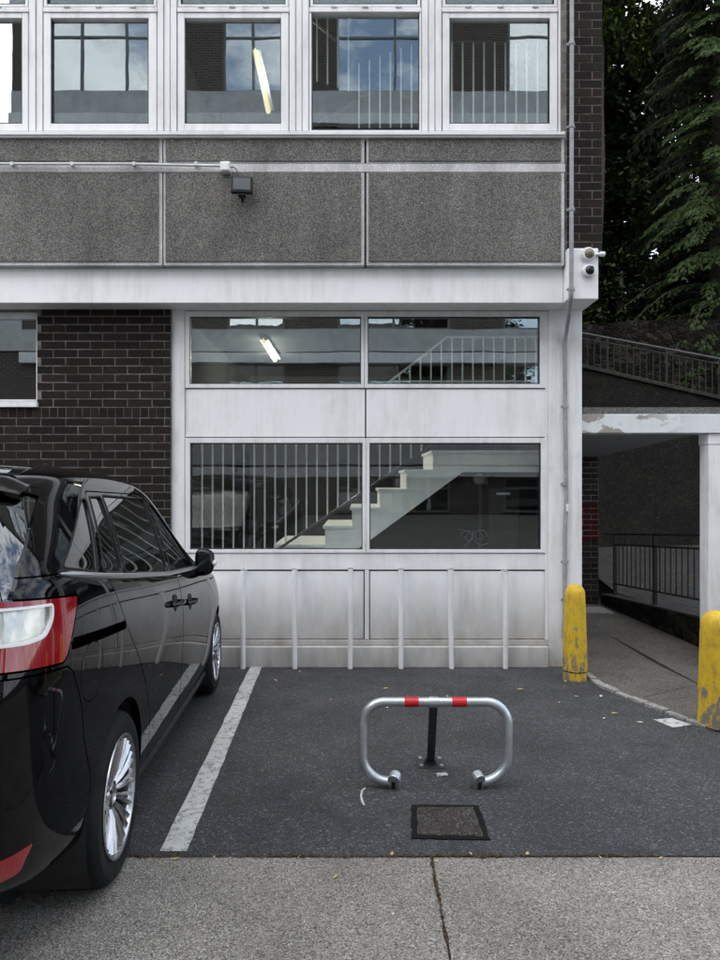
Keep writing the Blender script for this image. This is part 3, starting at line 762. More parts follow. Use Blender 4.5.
# dome cameras on the end block
def camera_dome(px, py, dm, base, label, nub):
    c = P(px, py, 5.94)
    e = empty('security_camera', c, label, 'security camera')
    mb = MB(); mb.lathe([(base, 0), (base, -.012), (base*.93, -.030), (base*.80, -.040)], 28, tuple(c), 'Y'); mb.build('base_ring', 'plastic_white', e, smooth=True, angle=50)
    r = base*.66
    mb = MB(); mb.lathe([(r, -.036)]+[(r*math.cos(t), -.038-r*math.sin(t)*.85) for t in [i*math.pi/2/8 for i in range(1, 8)]]+[(.001, -.038-r*.85)], 24, (c.x+.004, c.y, c.z), 'Y'); mb.build('dome', dm, e, smooth=True, angle=60)
    if nub:
        mb = MB(); mb.tube([(c.x+base*.7, c.y+.02-.03, c.z), (c.x+.088, c.y-.01, c.z+.004), (c.x+.13, c.y-.01, c.z+.004)], .012, 10); mb.lathe([(.018, 0), (.022, .03), (.018, .045)], 14, (c.x+.10, c.y-.01, c.z+.004), 'X'); mb.build('cable_gland', 'plastic_white', e)
    else:
        mb = MB(); mb.lathe([(.018, 0), (.018, -.03)], 14, (c.x+.006, c.y-.055, c.z+.006), 'Y'); mb.build('lens', 'black_gloss', e)
camera_dome(587.5, 255, 'dome_brown', .063, 'round white fitting with a brown dome, the upper of two on the white block', True)
camera_dome(588, 271.5, 'dome_dark', .059, 'round white dome camera with a black lens, the lower of two on the white block', False)

# ------------------------------------------------------------------ white guard posts
gp = None
for i, (px, top, tilt) in enumerate(((243, 570, 0), (294.5, 569, .004), (350.5, 568.5, -.003), (401, 569, 0), (451, 569, .006), (505.5, 571, 0))):
    x = wx(px, 6.245); zt = wz(top, 6.245)
    lab = ['leftmost white guard post, partly hidden by the car mirror side of the wall', 'second white guard post from the left in the row along the wall', 'third white guard post from the left, just left of the middle window post',
           'fourth white guard post from the left, just right of the middle window post', 'fifth white guard post from the left in the row along the wall', 'rightmost white guard post, nearest the white pillar'][i]
    if i == 0: lab = 'white guard post against the wall, nearest the black car'
    e = empty('guard_post', (x, 6.245, gz(6.245)), lab, 'post', 'white guard posts along the wall')
    mb = MB(); mb.tube([(x+tilt, 6.245, gz(6.245)-.02), (x-tilt*.5, 6.243, zt*.5), (x+.001, 6.245, zt)], .0225, 14); mb.build('tube', 'frame_paint', e, smooth=True)
    mb = MB(); mb.box(x-.022, x+.022, 6.246, 6.335, zt-.022, zt-.004); mb.build('wall_bracket', 'frame_paint', e)
    mb = MB(); mb.lathe([(.0235, 0), (.0235, .006), (.016, .012)], 14, (x, 6.245, zt-.002)); mb.build('cap', 'galvanised_dull', e)

# ------------------------------------------------------------------ bollards
def bollard(px, py, ztop, rb, rt, label, seed, seam):
    b = GP(px, py); h = ztop-b.z; e = empty('bollard', b, label, 'bollard', 'yellow bollards beside the pavement')
    e.rotation_euler.z = seed
    prof = [(rb*1.0, .0)]
    if seam: prof = [(rb*.98, .082)]
    n = 14
    for k in range(1, n): t = k/n; prof.append((rb+(rt-rb)*t, (.082 if seam else 0)+(h-rt*.95-.02-(.082 if seam else 0))*t))
    z0 = prof[-1][1]
    for k in range(1, 9): a = k*math.pi/2/8; prof.append((max(rt*math.cos(a), .001), z0+.02+rt*.95*math.sin(a)))
    mb = MB(); mb.lathe(prof, 40)
    rnd = random.Random(seed)
    for v in mb.v:
        v.x += rnd.uniform(-.0012, .0012); v.y += rnd.uniform(-.0012, .0012)
    mb.build('sleeve', 'yellow_paint', e, smooth=True, local=True, angle=60)
    mb = MB(); mb.lathe([(rb*(.95 if seam else .9), -.03), (rb*.95 if seam else rb*.9, .070 if seam else -.001)], 32); mb.build('base', 'yellow_paint', e, smooth=True, local=True)
    if seam:
        mb = MB(); mb.lathe([(rb*.90, .068), (rb*.90, .084)], 32); mb.build('seam', 'gasket', e, local=True)
bollard(575, 679, wz(579.5, 5.775), .104, .082, 'worn yellow bollard with a grey scuffed base at the foot of the white pillar', 1, True)
bollard(716.5, 725, wz(604, 4.53), .119, .098, 'yellow bollard at the right edge, in front of the canopy column', 5, False)

# ------------------------------------------------------------------ parking barrier
yb_ = 3.515; base = GP(433, 788)
e = empty('parking_barrier', (wx(433, yb_), yb_, gz(yb_)), 'folding galvanised steel parking barrier with two red bands standing in the empty bay', 'parking barrier')
def bp(px, py):
    z = wz(py, yb_); t = (z-gz(yb_))/.44
    Y = yb_+.03*t
    return P(px, py, Y)
loop = [bp(394, 782.5), bp(391, 782)]
def corner(cx, cy, r, a0, a1, n=10): return [bp(cx+r*math.cos(R(a0+(a1-a0)*k/n)), cy+r*1.0*math.sin(R(a0+(a1-a0)*k/n))) for k in range(n+1)]
loop += corner(389, 755, 26.5, 90, 180)+corner(385, 724.5, 22.5, 180, 270)+corner(485.5, 724.5, 22.5, 270, 360)+corner(481, 755, 26.8, 0, 90)+[bp(479, 782.3), bp(475, 782.8)]
mb = MB(); mb.tube(loop, .0245, 20); hoop = mb.build('hoop', 'galvanised', e, smooth=True)
for a, b in ((404.3, 418.5), (451.8, 466.5)):
    mb = MB(); mb.tube([bp(a, 702), bp(b, 702)], .0255, 20); mb.build('reflective_band', 'red_band', hoop, smooth=True)
mb = MB(); mb.tube([bp(429, 702), bp(438.5, 702)], .0275, 20); mb.build('collar', 'galvanised', hoop, smooth=True)
for cx, sgn in ((394.5, 1), (477.5, -1)):
    c = bp(cx, 783); mb = MB()
    M = Matrix.Translation((c.x, c.y-.01, gz(yb_)+.042)) @ Matrix.Rotation(R(22), 4, 'X') @ Matrix.Rotation(R(-18*sgn), 4, 'Z')
    pr = [(.032*math.cos(t), .016+.034*math.sin(t)) for t in [i*math.pi/10 for i in range(11)]]+[(-.026, -.042), (.026, -.042)]
    mb.prism(pr, -.022, .022); f = xf(mb, M).build('foot', 'galvanised', hoop, bevel=.004)
    mb = MB(); mb.box(-.010, .010, -.0245, -.02, -.036, .010); xf(mb, M).build('lock_slot', 'gasket', hoop)
top = bp(433.5, 704); bot = GP(430.5, 764)
mb = MB(); d = (bot-top).normalized(); s = Vector((1, 0, 0)); u = d.cross(s).normalized()
vs = []
for q, w_ in ((top, .021), (bot+Vector((0, 0, -.0)), .021)):
    for a, b in ((-1, -1), (1, -1), (1, 1), (-1, 1)): vs.append(q+s*a*w_+u*b*.012)
mb.add(vs, [(0, 1, 2, 3), (7, 6, 5, 4), (0, 4, 5, 1), (1, 5, 6, 2), (2, 6, 7, 3), (3, 7, 4, 0)])
mb.build('prop', 'dark_steel', e, bevel=.003)
mb = MB(); bx, by_ = bot.x, bot.y; mb.prism([(bx-.05, bot.z-.01), (bx+.045, bot.z-.01), (bx+.02, bot.z+.045), (bx-.025, bot.z+.045)], by_-.03, by_+.0)
mb.box(bx-.075, bx+.075, by_-.07, by_+.07, bot.z-.012, bot.z+.009); mb.build('base_plate', 'dark_steel', e, bevel=.003)
mb = MB()
for a, b in ((-.055, -.05), (.055, -.05), (-.055, .05), (.055, .05)): mb.lathe([(.011, 0), (.011, .008)], 6, (bx+a, by_+b, bot.z+.009))
mb.build('bolt', 'galvanised_dull', e)

# ------------------------------------------------------------------ inspection cover
q = [GP(411.5, 805.5), GP(478.5, 806), GP(490.5, 841), GP(411.5, 839)]
cen = sum(q, Vector())/4
e = empty('inspection_cover', cen, 'rusty square inspection cover in a black bitumen surround on the asphalt', 'manhole cover')
def cover(qs, sc, z0, z1, name, mat, par, bv=0, rag=0):
    mb = MB(); out = []
    for i in range(4):
        a = cen+(qs[i]-cen)*sc; b = cen+(qs[(i+1) % 4]-cen)*sc
        for k in range(12 if rag else 1): p = a.lerp(b, k/12); out.append(p+Vector((random.uniform(-rag, rag), random.uniform(-rag, rag), 0)))
    n = len(out)
    mb.add([p+Vector((0, 0, z0)) for p in out]+[p+Vector((0, 0, z1)) for p in out], [tuple(range(n))[::-1], tuple(range(n, 2*n))]+[(i, (i+1) % n, n+(i+1) % n, n+i) for i in range(n)])
    return mb.build(name, mat, par, bevel=bv)
cover(q, 1.0, -.01, .005, 'surround', 'bitumen', e, rag=.004)
cover(q, .83, -.01, .0065, 'rim', 'cover_iron', e, rag=.003)
cv = cover(q, .81, -.01, .0085, 'cover_plate', 'cover_infill', e, .002, .002)
'''
mb = MB(); ux = (q[1]-q[0])*.77; uy = (q[3]-q[0])*.77; o0 = cen-(ux+uy)/2
for i in range(1, 12):
    for j in range(1, 12):
        p = o0+ux*(i/12)+uy*(j/12); s_ = .008
        mb.box(p.x-s_, p.x+s_, p.y-s_, p.y+s_, p.z+.012, p.z+.015)
'''

# ------------------------------------------------------------------ canopy, column, low wall, railing
e = empty('walkway_canopy', (2.7, 6.4, 0), 'concrete canopy with peeling white edge beam over the side walkway', 'canopy')
mb = MB(); mb.box(2.039, 3.7, 6.40, 6.62, 2.146, 2.322); mb.build('edge_beam', 'peeling_paint', e, bevel=.005)
mb = MB(); mb.box(2.039, 3.7, 6.42, 6.62, 2.324, 2.386); mb.build('roof_upstand', 'ledge', e, bevel=.004)
mb = MB(); mb.prism([(2.0, 0), (3.43, 0), (3.43, .12), (2.0, .12)], 0, 1)
vs = []
for (x0, x1_, y, z) in ((2.04, 3.43, 6.621, 2.20), (2.04, 3.30, 9.5, 2.03)):
    vs += [(x0, y, z), (x1_, y, z), (x1_, y, z+.14), (x0, y, z+.14)]
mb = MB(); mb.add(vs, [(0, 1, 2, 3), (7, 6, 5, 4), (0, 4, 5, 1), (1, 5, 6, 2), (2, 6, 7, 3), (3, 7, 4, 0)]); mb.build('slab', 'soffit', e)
e = empty('canopy_column', (3.37, 6.55, 0), 'square white column holding up the canopy at the right edge', 'column')
cx0 = wx(708.5, 6.43)
mb = MB(); mb.box(cx0, cx0+.18, 6.43, 6.60, -.03, 2.04); mb.build('shaft', 'pillar_paint', e, bevel=.008)
mb = MB(); mb.box(cx0-.004, cx0+.184, 6.425, 6.615, 2.041, 2.144); mb.build('capital', 'pillar_paint', e, bevel=.006)
mb = MB(); 
e = empty('rear_brick_wall', (2.7, 9.45, 0), 'dark brick wall with a red painted band at the end of the covered walkway', 'wall')
mb = MB(); brick_panel(mb, 2.04, 3.27, wz(503, 9.45), 2.1, 9.45); brick_panel(mb, 2.04, 3.27, 0, wz(541, 9.45), 9.45); mb.build('brick_face', 'brick', e)
mb = MB(); brick_panel(mb, 2.04, 3.27, wz(541, 9.45)+.002, wz(503, 9.45)-.002, 9.45); mb.build('painted_band', 'red_brick', e)
mb = MB(); mb.box(2.04, 3.268, 9.455, 9.75, 0, 2.1); mb.build('mortar_bed', 'mortar', e)
e = empty('doorstep', (3.1, 8.9, 0), 'pale stone slab on the walkway floor by the brick wall', 'step')
mb = MB(); mb.box(2.85, 3.22, 8.75, 9.15, .0, .03); mb.build('slab', 'kerb_stone', e, bevel=.004)
e = empty('low_wall', (3.5, 8, 0), 'low mossy concrete wall edging the covered walkway under the black railing', 'wall')
def qprism(mb, a, b, w, z0a, z1a, z0b, z1b):
    a, b = Vector(a), Vector(b)
    vs = [(a.x, a.y, z0a), (a.x+w, a.y, z0a), (a.x+w, a.y, z1a), (a.x, a.y, z1a), (b.x, b.y, z0b), (b.x+w, b.y, z0b), (b.x+w, b.y, z1b), (b.x, b.y, z1b)]
    mb.add(vs, [(0, 1, 2, 3), (7, 6, 5, 4), (0, 4, 5, 1), (1, 5, 6, 2), (2, 6, 7, 3), (3, 7, 4, 0)])
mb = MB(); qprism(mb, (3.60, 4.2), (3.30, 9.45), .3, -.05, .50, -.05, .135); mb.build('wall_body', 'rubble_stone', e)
mb = MB(); qprism(mb, (3.60, 4.2), (3.30, 9.45), .34, .50, .53, .135, .152); mb.build('coping', 'ramp_ground', e, bevel=.004)
e = empty('walkway_railing', (3.45, 8, .2), 'black iron railing on the low wall beside the covered walkway', 'railing')
def rl(t): return Vector((3.415+(3.50-3.415)*t, 9.24+(6.95-9.24)*t, .155+(.325-.155)*t))   # t 0 far .. 1 near
mb = MB()
zt = .83; posts = [0, .502, 1.0, 1.5, 2.0]
for o_, r in ((zt, .014), (.69, .011), (.165, .011)):
    mb = MB(); mb.tube([rl(-.15 if o_ == zt else 0)+Vector((0, 0, o_)), rl(2.1)+Vector((0, 0, o_))], r, 8); mb.build('rail', 'black_iron', e, smooth=True)
for t in posts:
    p = rl(t); mb = MB(); mb.box(p.x-.02, p.x+.02, p.y-.02, p.y+.02, p.z-.03, p.z+zt); mb.build('post', 'black_iron', e)
for i in range(len(posts)-1):
    for k in range(1, 9):
        p = rl(posts[i]+(posts[i+1]-posts[i])*k/9); mb = MB(); mb.tube([p+Vector((0, 0, .165)), p+Vector((0, 0, .69))], .0085, 6); mb.build('bar', 'black_iron', e)
# retaining walls and the ramped path with its railing
e = empty('retaining_wall', (5, 12.2, 0), 'dark rubble stone retaining wall below the sloping path railing', 'wall')
def slopewall(mb, y0, y1, pts, zb=-.2):
    mb.prism([(pts[0][0], zb)]+[(pts[-1][0], zb)]+[(x, z) for x, z in pts[::-1]], y0, y1)
cz = lambda x, y=12.0: wz(368+(x-wx(581, y))*(32/(wx(720, y)-wx(581, y))), y)
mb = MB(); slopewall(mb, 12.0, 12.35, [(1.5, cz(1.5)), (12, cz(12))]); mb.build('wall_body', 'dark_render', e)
mb = MB(); 
mb.prism([(1.5, cz(1.5)), (12, cz(12)), (12, cz(12)+.07), (1.5, cz(1.5)+.07)], 11.95, 12.4); mb.build('coping', 'ramp_ground', e, bevel=.01)
tag(sheet('ramp_path', [(1.5, 12.35), (12, 12.35), (12, 13.4), (1.5, 13.4)], 'ramp_ground', lambda x, y: cz(x)-.02), kind='structure')
e = empty('upper_stone_wall', (5, 13.4, 0), 'taller rubble stone wall behind the sloping path, under the trees', 'wall')
mb = MB(); pts = []; x = 1.5
while x < 13: pts.append((x, wz(322, 13.4)+.25*math.sin(x*1.3)*.3+random.uniform(-.05, .05))); x += .4
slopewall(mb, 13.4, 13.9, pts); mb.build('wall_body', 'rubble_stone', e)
e = empty('path_railing', (5, 12.1, 3.4), 'old thin iron railing along the sloping path above the stone wall', 'railing')
hr = lambda x: wz(333+(x-wx(581, 12.1))*(26/(wx(720, 12.1)-wx(581, 12.1))), 12.1)
mb = MB(); mb.tube([(1.5, 12.1, hr(1.5)), (12, 12.1, hr(12))], .022, 8); mb.build('handrail', 'rail_worn', e, smooth=True)
mb = MB(); mb.tube([(1.5, 12.1, hr(1.5)-.09), (12, 12.1, hr(12)-.09)], .012, 6); mb.build('rail', 'old_rail', e)
x = 3.3; k = 0
while x < 8:
    mb = MB(); mb.tube([(x, 12.1, cz(x)+.06), (x, 12.1, hr(x)-(0 if k % 9 == 0 else .09))], .020 if k % 9 == 0 else .009, 6)
    mb.build('post' if k % 9 == 0 else 'bar', 'old_rail', e); x += .115; k += 1

# ------------------------------------------------------------------ trees
rnd = random.Random(11)
def trunk(name_parent, x, y, z0, z1, r, lean=.3, limbs=10, seed=0):
    q = random.Random(seed); mb = MB(); pts = []; n = 8
    for k in range(n+1): t = k/n; pts.append((x+lean*t+q.uniform(-.08, .08)*t, y+q.uniform(-.08, .08)*t, z0+(z1-z0)*t))
    mb.tube(pts, r, 10, rs=[r*(1-.8*k/n) for k in range(n+1)])
    for l in range(limbs):
        k = q.randint(2, n-1); b = Vector(pts[k]); a = q.uniform(0, 6.28); ln = q.uniform(1, 2.2)
        d = Vector((math.cos(a), math.sin(a), q.uniform(.1, .7)))
        mb.tube([b, b+d*ln*.5+Vector((0, 0, .1)), b+d*ln], .05, 6, rs=[.06*r/.2, .035*r/.2, .012])
    mb.build('trunk', 'bark', name_parent, smooth=True)
def leafquad(mb, p, d, up, L_, W_, tone):
    s_ = d.cross(up)
    if s_.length < 1e-3: s_ = Vector((1, 0, 0))
    s_.normalize()
    mb.add([p, p+d*L_*.45+s_*W_, p+d*L_, p+d*L_*.45-s_*W_], [(0, 1, 2, 3)], tone)
def broad_crown(parent, cen, rad, n, leaf, mat, seed, clump=.6, lsize=.5):
    q = random.Random(seed); mb = MB()
    cl = []
    for i in range(clump_n(rad, clump)):
        while True:
            v = Vector((q.uniform(-1, 1), q.uniform(-1, 1), q.uniform(-1, 1)))
            if .25 < v.length < 1: break
        v = v*(.72+.28*v.length)
        cl.append((Vector((cen[0]+v.x*rad[0], cen[1]+v.y*rad[1], cen[2]+v.z*rad[2])), q.uniform(.35, 1)*clump, q.uniform(-.25, .25)))
    for i in range(n):
        c, r, tn = cl[q.randrange(len(cl))]
        o_ = Vector((q.gauss(0, 1), q.gauss(0, 1), q.gauss(0, .7))).normalized()*r*q.random()**.45
        d = Vector((q.uniform(-1, 1), q.uniform(-1, 1), q.uniform(-.9, .25))).normalized()
        up = Vector((q.uniform(-.5, .5), q.uniform(-.5, .5), 1))
        tone = min(1, max(0, .4+tn+q.uniform(-.25, .3)))
        s_ = leaf*q.uniform(.6, 1.3)
        leafquad(mb, c+o_, d, up, s_, s_*lsize*.55, tone)
    return mb.build('crown', mat, parent, fixn=False)
def clump_n(rad, clump): return int(26*(rad[0]*rad[1]*rad[2])/(clump**2.2)/6)+30
def btree(x, y, z, h, rad, n, leaf, mat, seed, label, czf=.55, clump=.6):
    e = empty('broadleaf_tree', (x, y, z), label, 'tree')
    trunk(e, x, y, z, z+h*.8, .2, .3, 0, seed)
    broad_crown(e, (x, y, z+h*czf), rad, n, leaf, mat, seed, clump)
btree(4.7, 18.5, 0, 14, (2.6, 2.2, 6.2), 60000, .20, 'leaf_dark', 3, 'dark broadleaf tree with sky showing through, next to the brick corner', .60, .62)
btree(8.0, 20.5, 0, 16, (3.8, 2.4, 8.6), 90000, .24, 'leaf_dark', 4, 'darkest leafy tree standing behind the conifer', .55, .8)
btree(5.3, 15.9, 2.5, 13, (2.3, 1.1, 2.0), 11000, .14, 'leaf_mid', 5, 'bough of paler green leaves hanging at the top beside the brick corner', .80, .45)
btree(3.9, 14.9, 3.4, 3.6, (1.1, .8, 1.5), 9000, .10, 'leaf_mid', 6, 'leafy shrub growing over the stone wall beside the white block', .45, .30)
btree(5.6, 15.4, 3.0, 4.2, (1.5, .9, 1.9), 13000, .12, 'leaf_dark', 8, 'dark ivy covered shrub over the stone wall, left of the conifer', .5, .35)
btree(7.9, 16.2, 3.0, 5.5, (1.8, 1.2, 2.6), 12000, .14, 'leaf_dark', 9, 'dark bush behind the foot of the conifer', .5, .45)
def conifer(x, y, z0, h, r0, label, seed):
    q = random.Random(seed); e = empty('conifer', (x, y, z0), label, 'tree')
    trunk(e, x, y, z0, z0+h*.95, .22, 0, 0, seed)
    mb = MB(); br = MB()
    for i in range(620):
        t = q.random()**.85; z = z0+.4+t*h*.97; a = q.uniform(0, 2*math.pi)
        r = (r0*(1-t)**.6*q.uniform(.55, 1.05))+.15
        d = Vector((math.cos(a), math.sin(a), 0)); n = 12
        base = Vector((x, y, z)); ln = r; pts = []
        for k in range(n+1):
            s_ = k/n; pts.append(base+d*ln*s_+Vector((0, 0, .22*ln*s_-.50*ln*s_*s_*1.1)))
        br.tube(pts[::3], .012, 4, rs=[.02, .014, .010, .006, .003][:len(pts[::3])])
        side = Vector((-d.y, d.x, 0)); tn = q.uniform(-.22, .22)
        for k in range(4, n+1):
            for m_ in range(11):
                sd = q.uniform(-1, 1); p = pts[k]+side*sd*.20*(1.25-k/n*.6)+Vector((0, 0, -abs(sd)*.06+q.uniform(-.04, .04)))
                dd = (d*.75+side*sd*.9+Vector((0, 0, -.85+q.uniform(-.3, .2)))).normalized()
                L_ = q.uniform(.06, .125); tone = min(1, max(0, .28+tn+.42*(k/n)+q.uniform(-.2, .22)))
                up = (d+Vector((0, 0, .8))+Vector((q.uniform(-.4, .4), q.uniform(-.4, .4), 0))).normalized()
                leafquad(mb, p, dd, up, L_, L_*.17, tone)
                for u_ in range(4):
                    d2 = (dd+side*q.uniform(-.9, .9)+Vector((0, 0, q.uniform(-.5, .1)))).normalized()
                    leafquad(mb, p+dd*L_*q.uniform(.2, .7), d2, up, L_*.7, L_*.12, min(1, max(0, tone+q.uniform(-.12, .12))))
    mb.build('crown', 'leaf_conifer', e, fixn=False); br.build('branch', 'bark', e)
conifer(7.75, 14.9, 3.2, 13.5, 2.45, 'tall drooping green conifer at the right edge above the stone wall', 21)

# ------------------------------------------------------------------ block across the yard (seen in the window reflections)
OY = -7.5
e = empty('opposite_building', (0, OY, .6), 'long grey and brown block across the yard, mirrored in the window panes', 'building')
sz = lambda py: H+(480-py)/34.0
OX0, OX1 = -9.9, 14.0
def ob(name, mat, *bx):
    mb = MB()
    for b in bx: mb.box(*b)
    return mb.build(name, mat, e)
panels, beams, wins = [], [], []
for k in range(-1, 4):
    z = 5.48+(k)*3.32
    panels.append((OX0, OX1, OY-.2, OY+.06, z, z+.64)); beams.append((OX0, OX1, OY-.2, OY+.22, z-.36, z-.07))
piers = [(-9.9, -9.2), (-5.4, -3.9), (-2.2, -.66), (2.65, 4.2), (7.6, 9.1), (12.4, 14)]
ob('brick_pier', 'opposite_brick', *[(a, b, OY-.3, OY+.02, .3, 16.2) for a, b in piers])
ob('spandrel', 'opposite_panel', *panels); ob('floor_beam', 'opposite_white', *beams)
ob('low_wing', 'opposite_brick', (-22, OX0-.002, OY-8, OY+.0, .3, 5.46)); ob('wing_fascia', 'opposite_panel', (-22, OX0-.002, OY-8, OY+.06, 5.48, 6.6), (-22, OX0-.002, OY+.001, OY+.06, 2.2, 2.9))
ob('roof', 'opposite_white', (OX0-.1, OX1+.1, OY-8, OY+.3, 16.0, 16.4))
ob('side_wall', 'opposite_brick', (OX0, OX1, OY-8, OY-7.8, .3, 16.0), (OX0, OX0+.2, OY-7.8, OY-.31, .3, 16.0), (OX1-.2, OX1, OY-7.8, OY-.31, .3, 16.0))
ob('inner_wall', 'inside_wall', (OX0+.2, OX1-.2, OY-2.4, OY-2.3, .3, 16.0))
for k in range(-2, 4):
    z0 = 5.48+k*3.32+.64; z1 = 5.48+(k+1)*3.32-.36
    if k == -2: z0 = .75
    z0 += .002; z1 -= .002
    for (a, b), (c, d) in zip(piers[:-1], piers[1:]):
        n = max(2, int((c-b)/1.2)); st = (c-b)/n
        w = bpy.data.objects.new('window', None); C.objects.link(w); w.parent = e
        mb = MB()
        for i in range(n+1): mb.box(b+i*st-.035+(.036 if i == 0 else 0)-(.036 if i == n else 0), b+i*st+.035+(.036 if i == 0 else 0)-(.036 if i == n else 0), OY-.1, OY-.02, z0, z1)
        for zz in (z0+.03, z0+(z1-z0)*.68, z1-.03): mb.box(b+.07, c-.07, OY-.095, OY-.03, zz-.03, zz+.03)
        mb.build('frame', 'opposite_frame', w)
        mb = MB()
        for i in range(n):
            t = random.uniform(-.008, .008)
            mb.add([(b+i*st, OY-.06+t, z0), (b+(i+1)*st, OY-.06-t, z0), (b+(i+1)*st, OY-.06-t, z1), (b+i*st, OY-.06+t, z1)], [(0, 1, 2, 3)])
        mb.build('pane', 'opposite_glass', w)
        if random.random() < .5: mb = MB(); mb.box(b+.1, b+.1+st*random.randint(1, n)-.2, OY-.2, OY-.19, z1-random.uniform(.4, 1.3), z1-.05); mb.build('blind', 'blind', w)

# ------------------------------------------------------------------ leaf litter along the joint
def litter():
    q = random.Random(9); mb = MB()
    cl = [(q.uniform(-2.0, 2.2), q.uniform(.05, .35)) for _ in range(26)]
    for i in range(2600):
        if i < 1900:
            c, s_ = cl[q.randrange(26)]; x = q.gauss(c, s_*.6); y = YE-.004+q.gauss(0, .007)
        elif i % 3: continue
        else: y = YE-abs(q.gauss(0, .35)); x = jxat(y)+q.gauss(0, .0025)
        if i % 9 == 0: x = q.uniform(-1.2, 1.9); y = 6.27-abs(q.gauss(0, .012))
        r = q.uniform(.0018, .006); a = q.uniform(0, 6.28); z = gz(y)+.004
        p = []
        for k in range(4): t = a+k*math.pi/2; p.append((x+r*math.cos(t)*(1.6 if k % 2 else .8), y+r*math.sin(t)*(1.6 if k % 2 else .8), z+q.uniform(0, .005)))
        mb.add(p, [(0, 1, 2, 3)], q.random())
    tag(mb.build('leaf_litter', 'litter', fixn=False), kind='stuff')
mk_leaf('litter', (.020, .014, .009), (.11, .070, .036))
litter()
# ------------------------------------------------------------------ fallen leaves
spots = [(142, 676), (168, 688), (385, 689), (388, 708), (566, 682), (577, 697), (600, 697), (614, 714), (648, 681), (640, 723), (560, 703), (520, 690), (604, 719), (275, 681), (330, 700), (300, 672),
         (392, 855), (437, 862), (470, 855), (214, 858), (176, 860), (393, 915), (336, 878), (230, 859), (600, 858), (660, 859), (528, 855), (300, 858), (430, 764), (448, 697)]
names = 'small curled yellow leaf fallen on the ground of the yard'
for i, (px, py) in enumerate(spots):
    p = GP(px+random.uniform(-1, 1), py); s_ = random.uniform(.014, .028) if py < 760 else random.uniform(.008, .016)
    mb = MB(); n = 5; a = random.uniform(0, 6.28); pts = []
    for k in range(n+1):
        t = k/n; w_ = math.sin(math.pi*min(1, t*.93+.05))*.5
        for sd in (-1, 0, 1):
            x_ = (t-.5)*2*s_; y_ = sd*w_*s_*.9; z_ = .004+abs(sd)*.35*s_*w_+(t-.5)**2*s_*.8
            pts.append((x_*math.cos(a)-y_*math.sin(a), x_*math.sin(a)+y_*math.cos(a), z_))
    fs = [(k*3+j, k*3+j+1, k*3+j+4, k*3+j+3) for k in range(n) for j in (0, 1)]
    mb.add([Vector(q_)+p for q_ in pts], fs)
    o = mb.build('fallen_leaf', 'leaf_fallen' if i % 3 else 'leaf_pale', origin=p, smooth=True)
    tag(o, names, 'leaf', 'fallen leaves on the yard')

# ------------------------------------------------------------------ the car
def lerp_tab(tab, x):
    if x <= tab[0][0]: return tab[0][1]
    for (a, b), (c, d) in zip(tab, tab[1:]):
        if x <= c:
            t = (x-a)/(c-a); return b+(d-b)*t
    return tab[-1][1]
def smooth_tab(tab, x):
    # Catmull-Rom through the table
    n = len(tab)
    if x <= tab[0][0]: return tab[0][1]
    if x >= tab[-1][0]: return tab[-1][1]
    for i in range(n-1):
        if x <= tab[i+1][0]:
            x0, y0 = tab[i]; x1, y1 = tab[i+1]; h = x1-x0; t = (x-x0)/h
            m0 = (y1-tab[i-1][1])/(x1-tab[i-1][0])*h if i > 0 else (y1-y0)
            m1 = (tab[i+2][1]-y0)/(tab[i+2][0]-x0)*h if i+2 < n else (y1-y0)
            return (2*t**3-3*t*t+1)*y0+(t**3-2*t*t+t)*m0+(-2*t**3+3*t*t)*y1+(t**3-t*t)*m1
ROOF = [(-0.86, 1.455), (-0.7, 1.515), (-0.3, 1.58), (0.3, 1.62), (0.9, 1.63), (1.4, 1.595), (1.8, 1.455), (2.2, 1.25), (2.5, 1.1), (2.75, 1.03), (3.1, 0.95), (3.4, 0.82), (3.58, 0.66), (3.62, 0.6)]
BELT = [(-.86, 1.205), (-.45, 1.20), (0, 1.155), (.5, 1.11), (1.1, 1.065), (1.75, 1.035), (2.2, .99), (2.5, .95), (2.8, .91), (3.2, .82), (3.45, .70), (3.62, .56)]
WID = [(-.86, .745), (-.82, .805), (-.75, .85), (-.6, .882), (-.35, .902), (0, .912), (1.2, .914), (2.6, .912), (2.95, .895), (3.25, .84), (3.45, .74), (3.57, .60), (3.62, .50)]
BOT = [(-.86, .36), (-.7, .29), (-.4, .25), (0, .20), (2.8, .20), (3.3, .22), (3.62, .32)]
YR = [(.2, -.76), (.38, -.84), (.6, -.855), (.85, -.84), (1.0, -.81), (1.15, -.785), (1.3, -.73), (1.5, -.62), (1.56, -.57), (1.66, -.50)]
NS = [-.86, -.84, -.80, -.74, -.66, -.55, -.42, -.28, -.12, .05, .25, .5, .75, 1.0, 1.25, 1.5, 1.7, 1.9, 2.1, 2.3, 2.5, 2.7, 2.9, 3.1, 3.28, 3.42, 3.52, 3.58, 3.62]
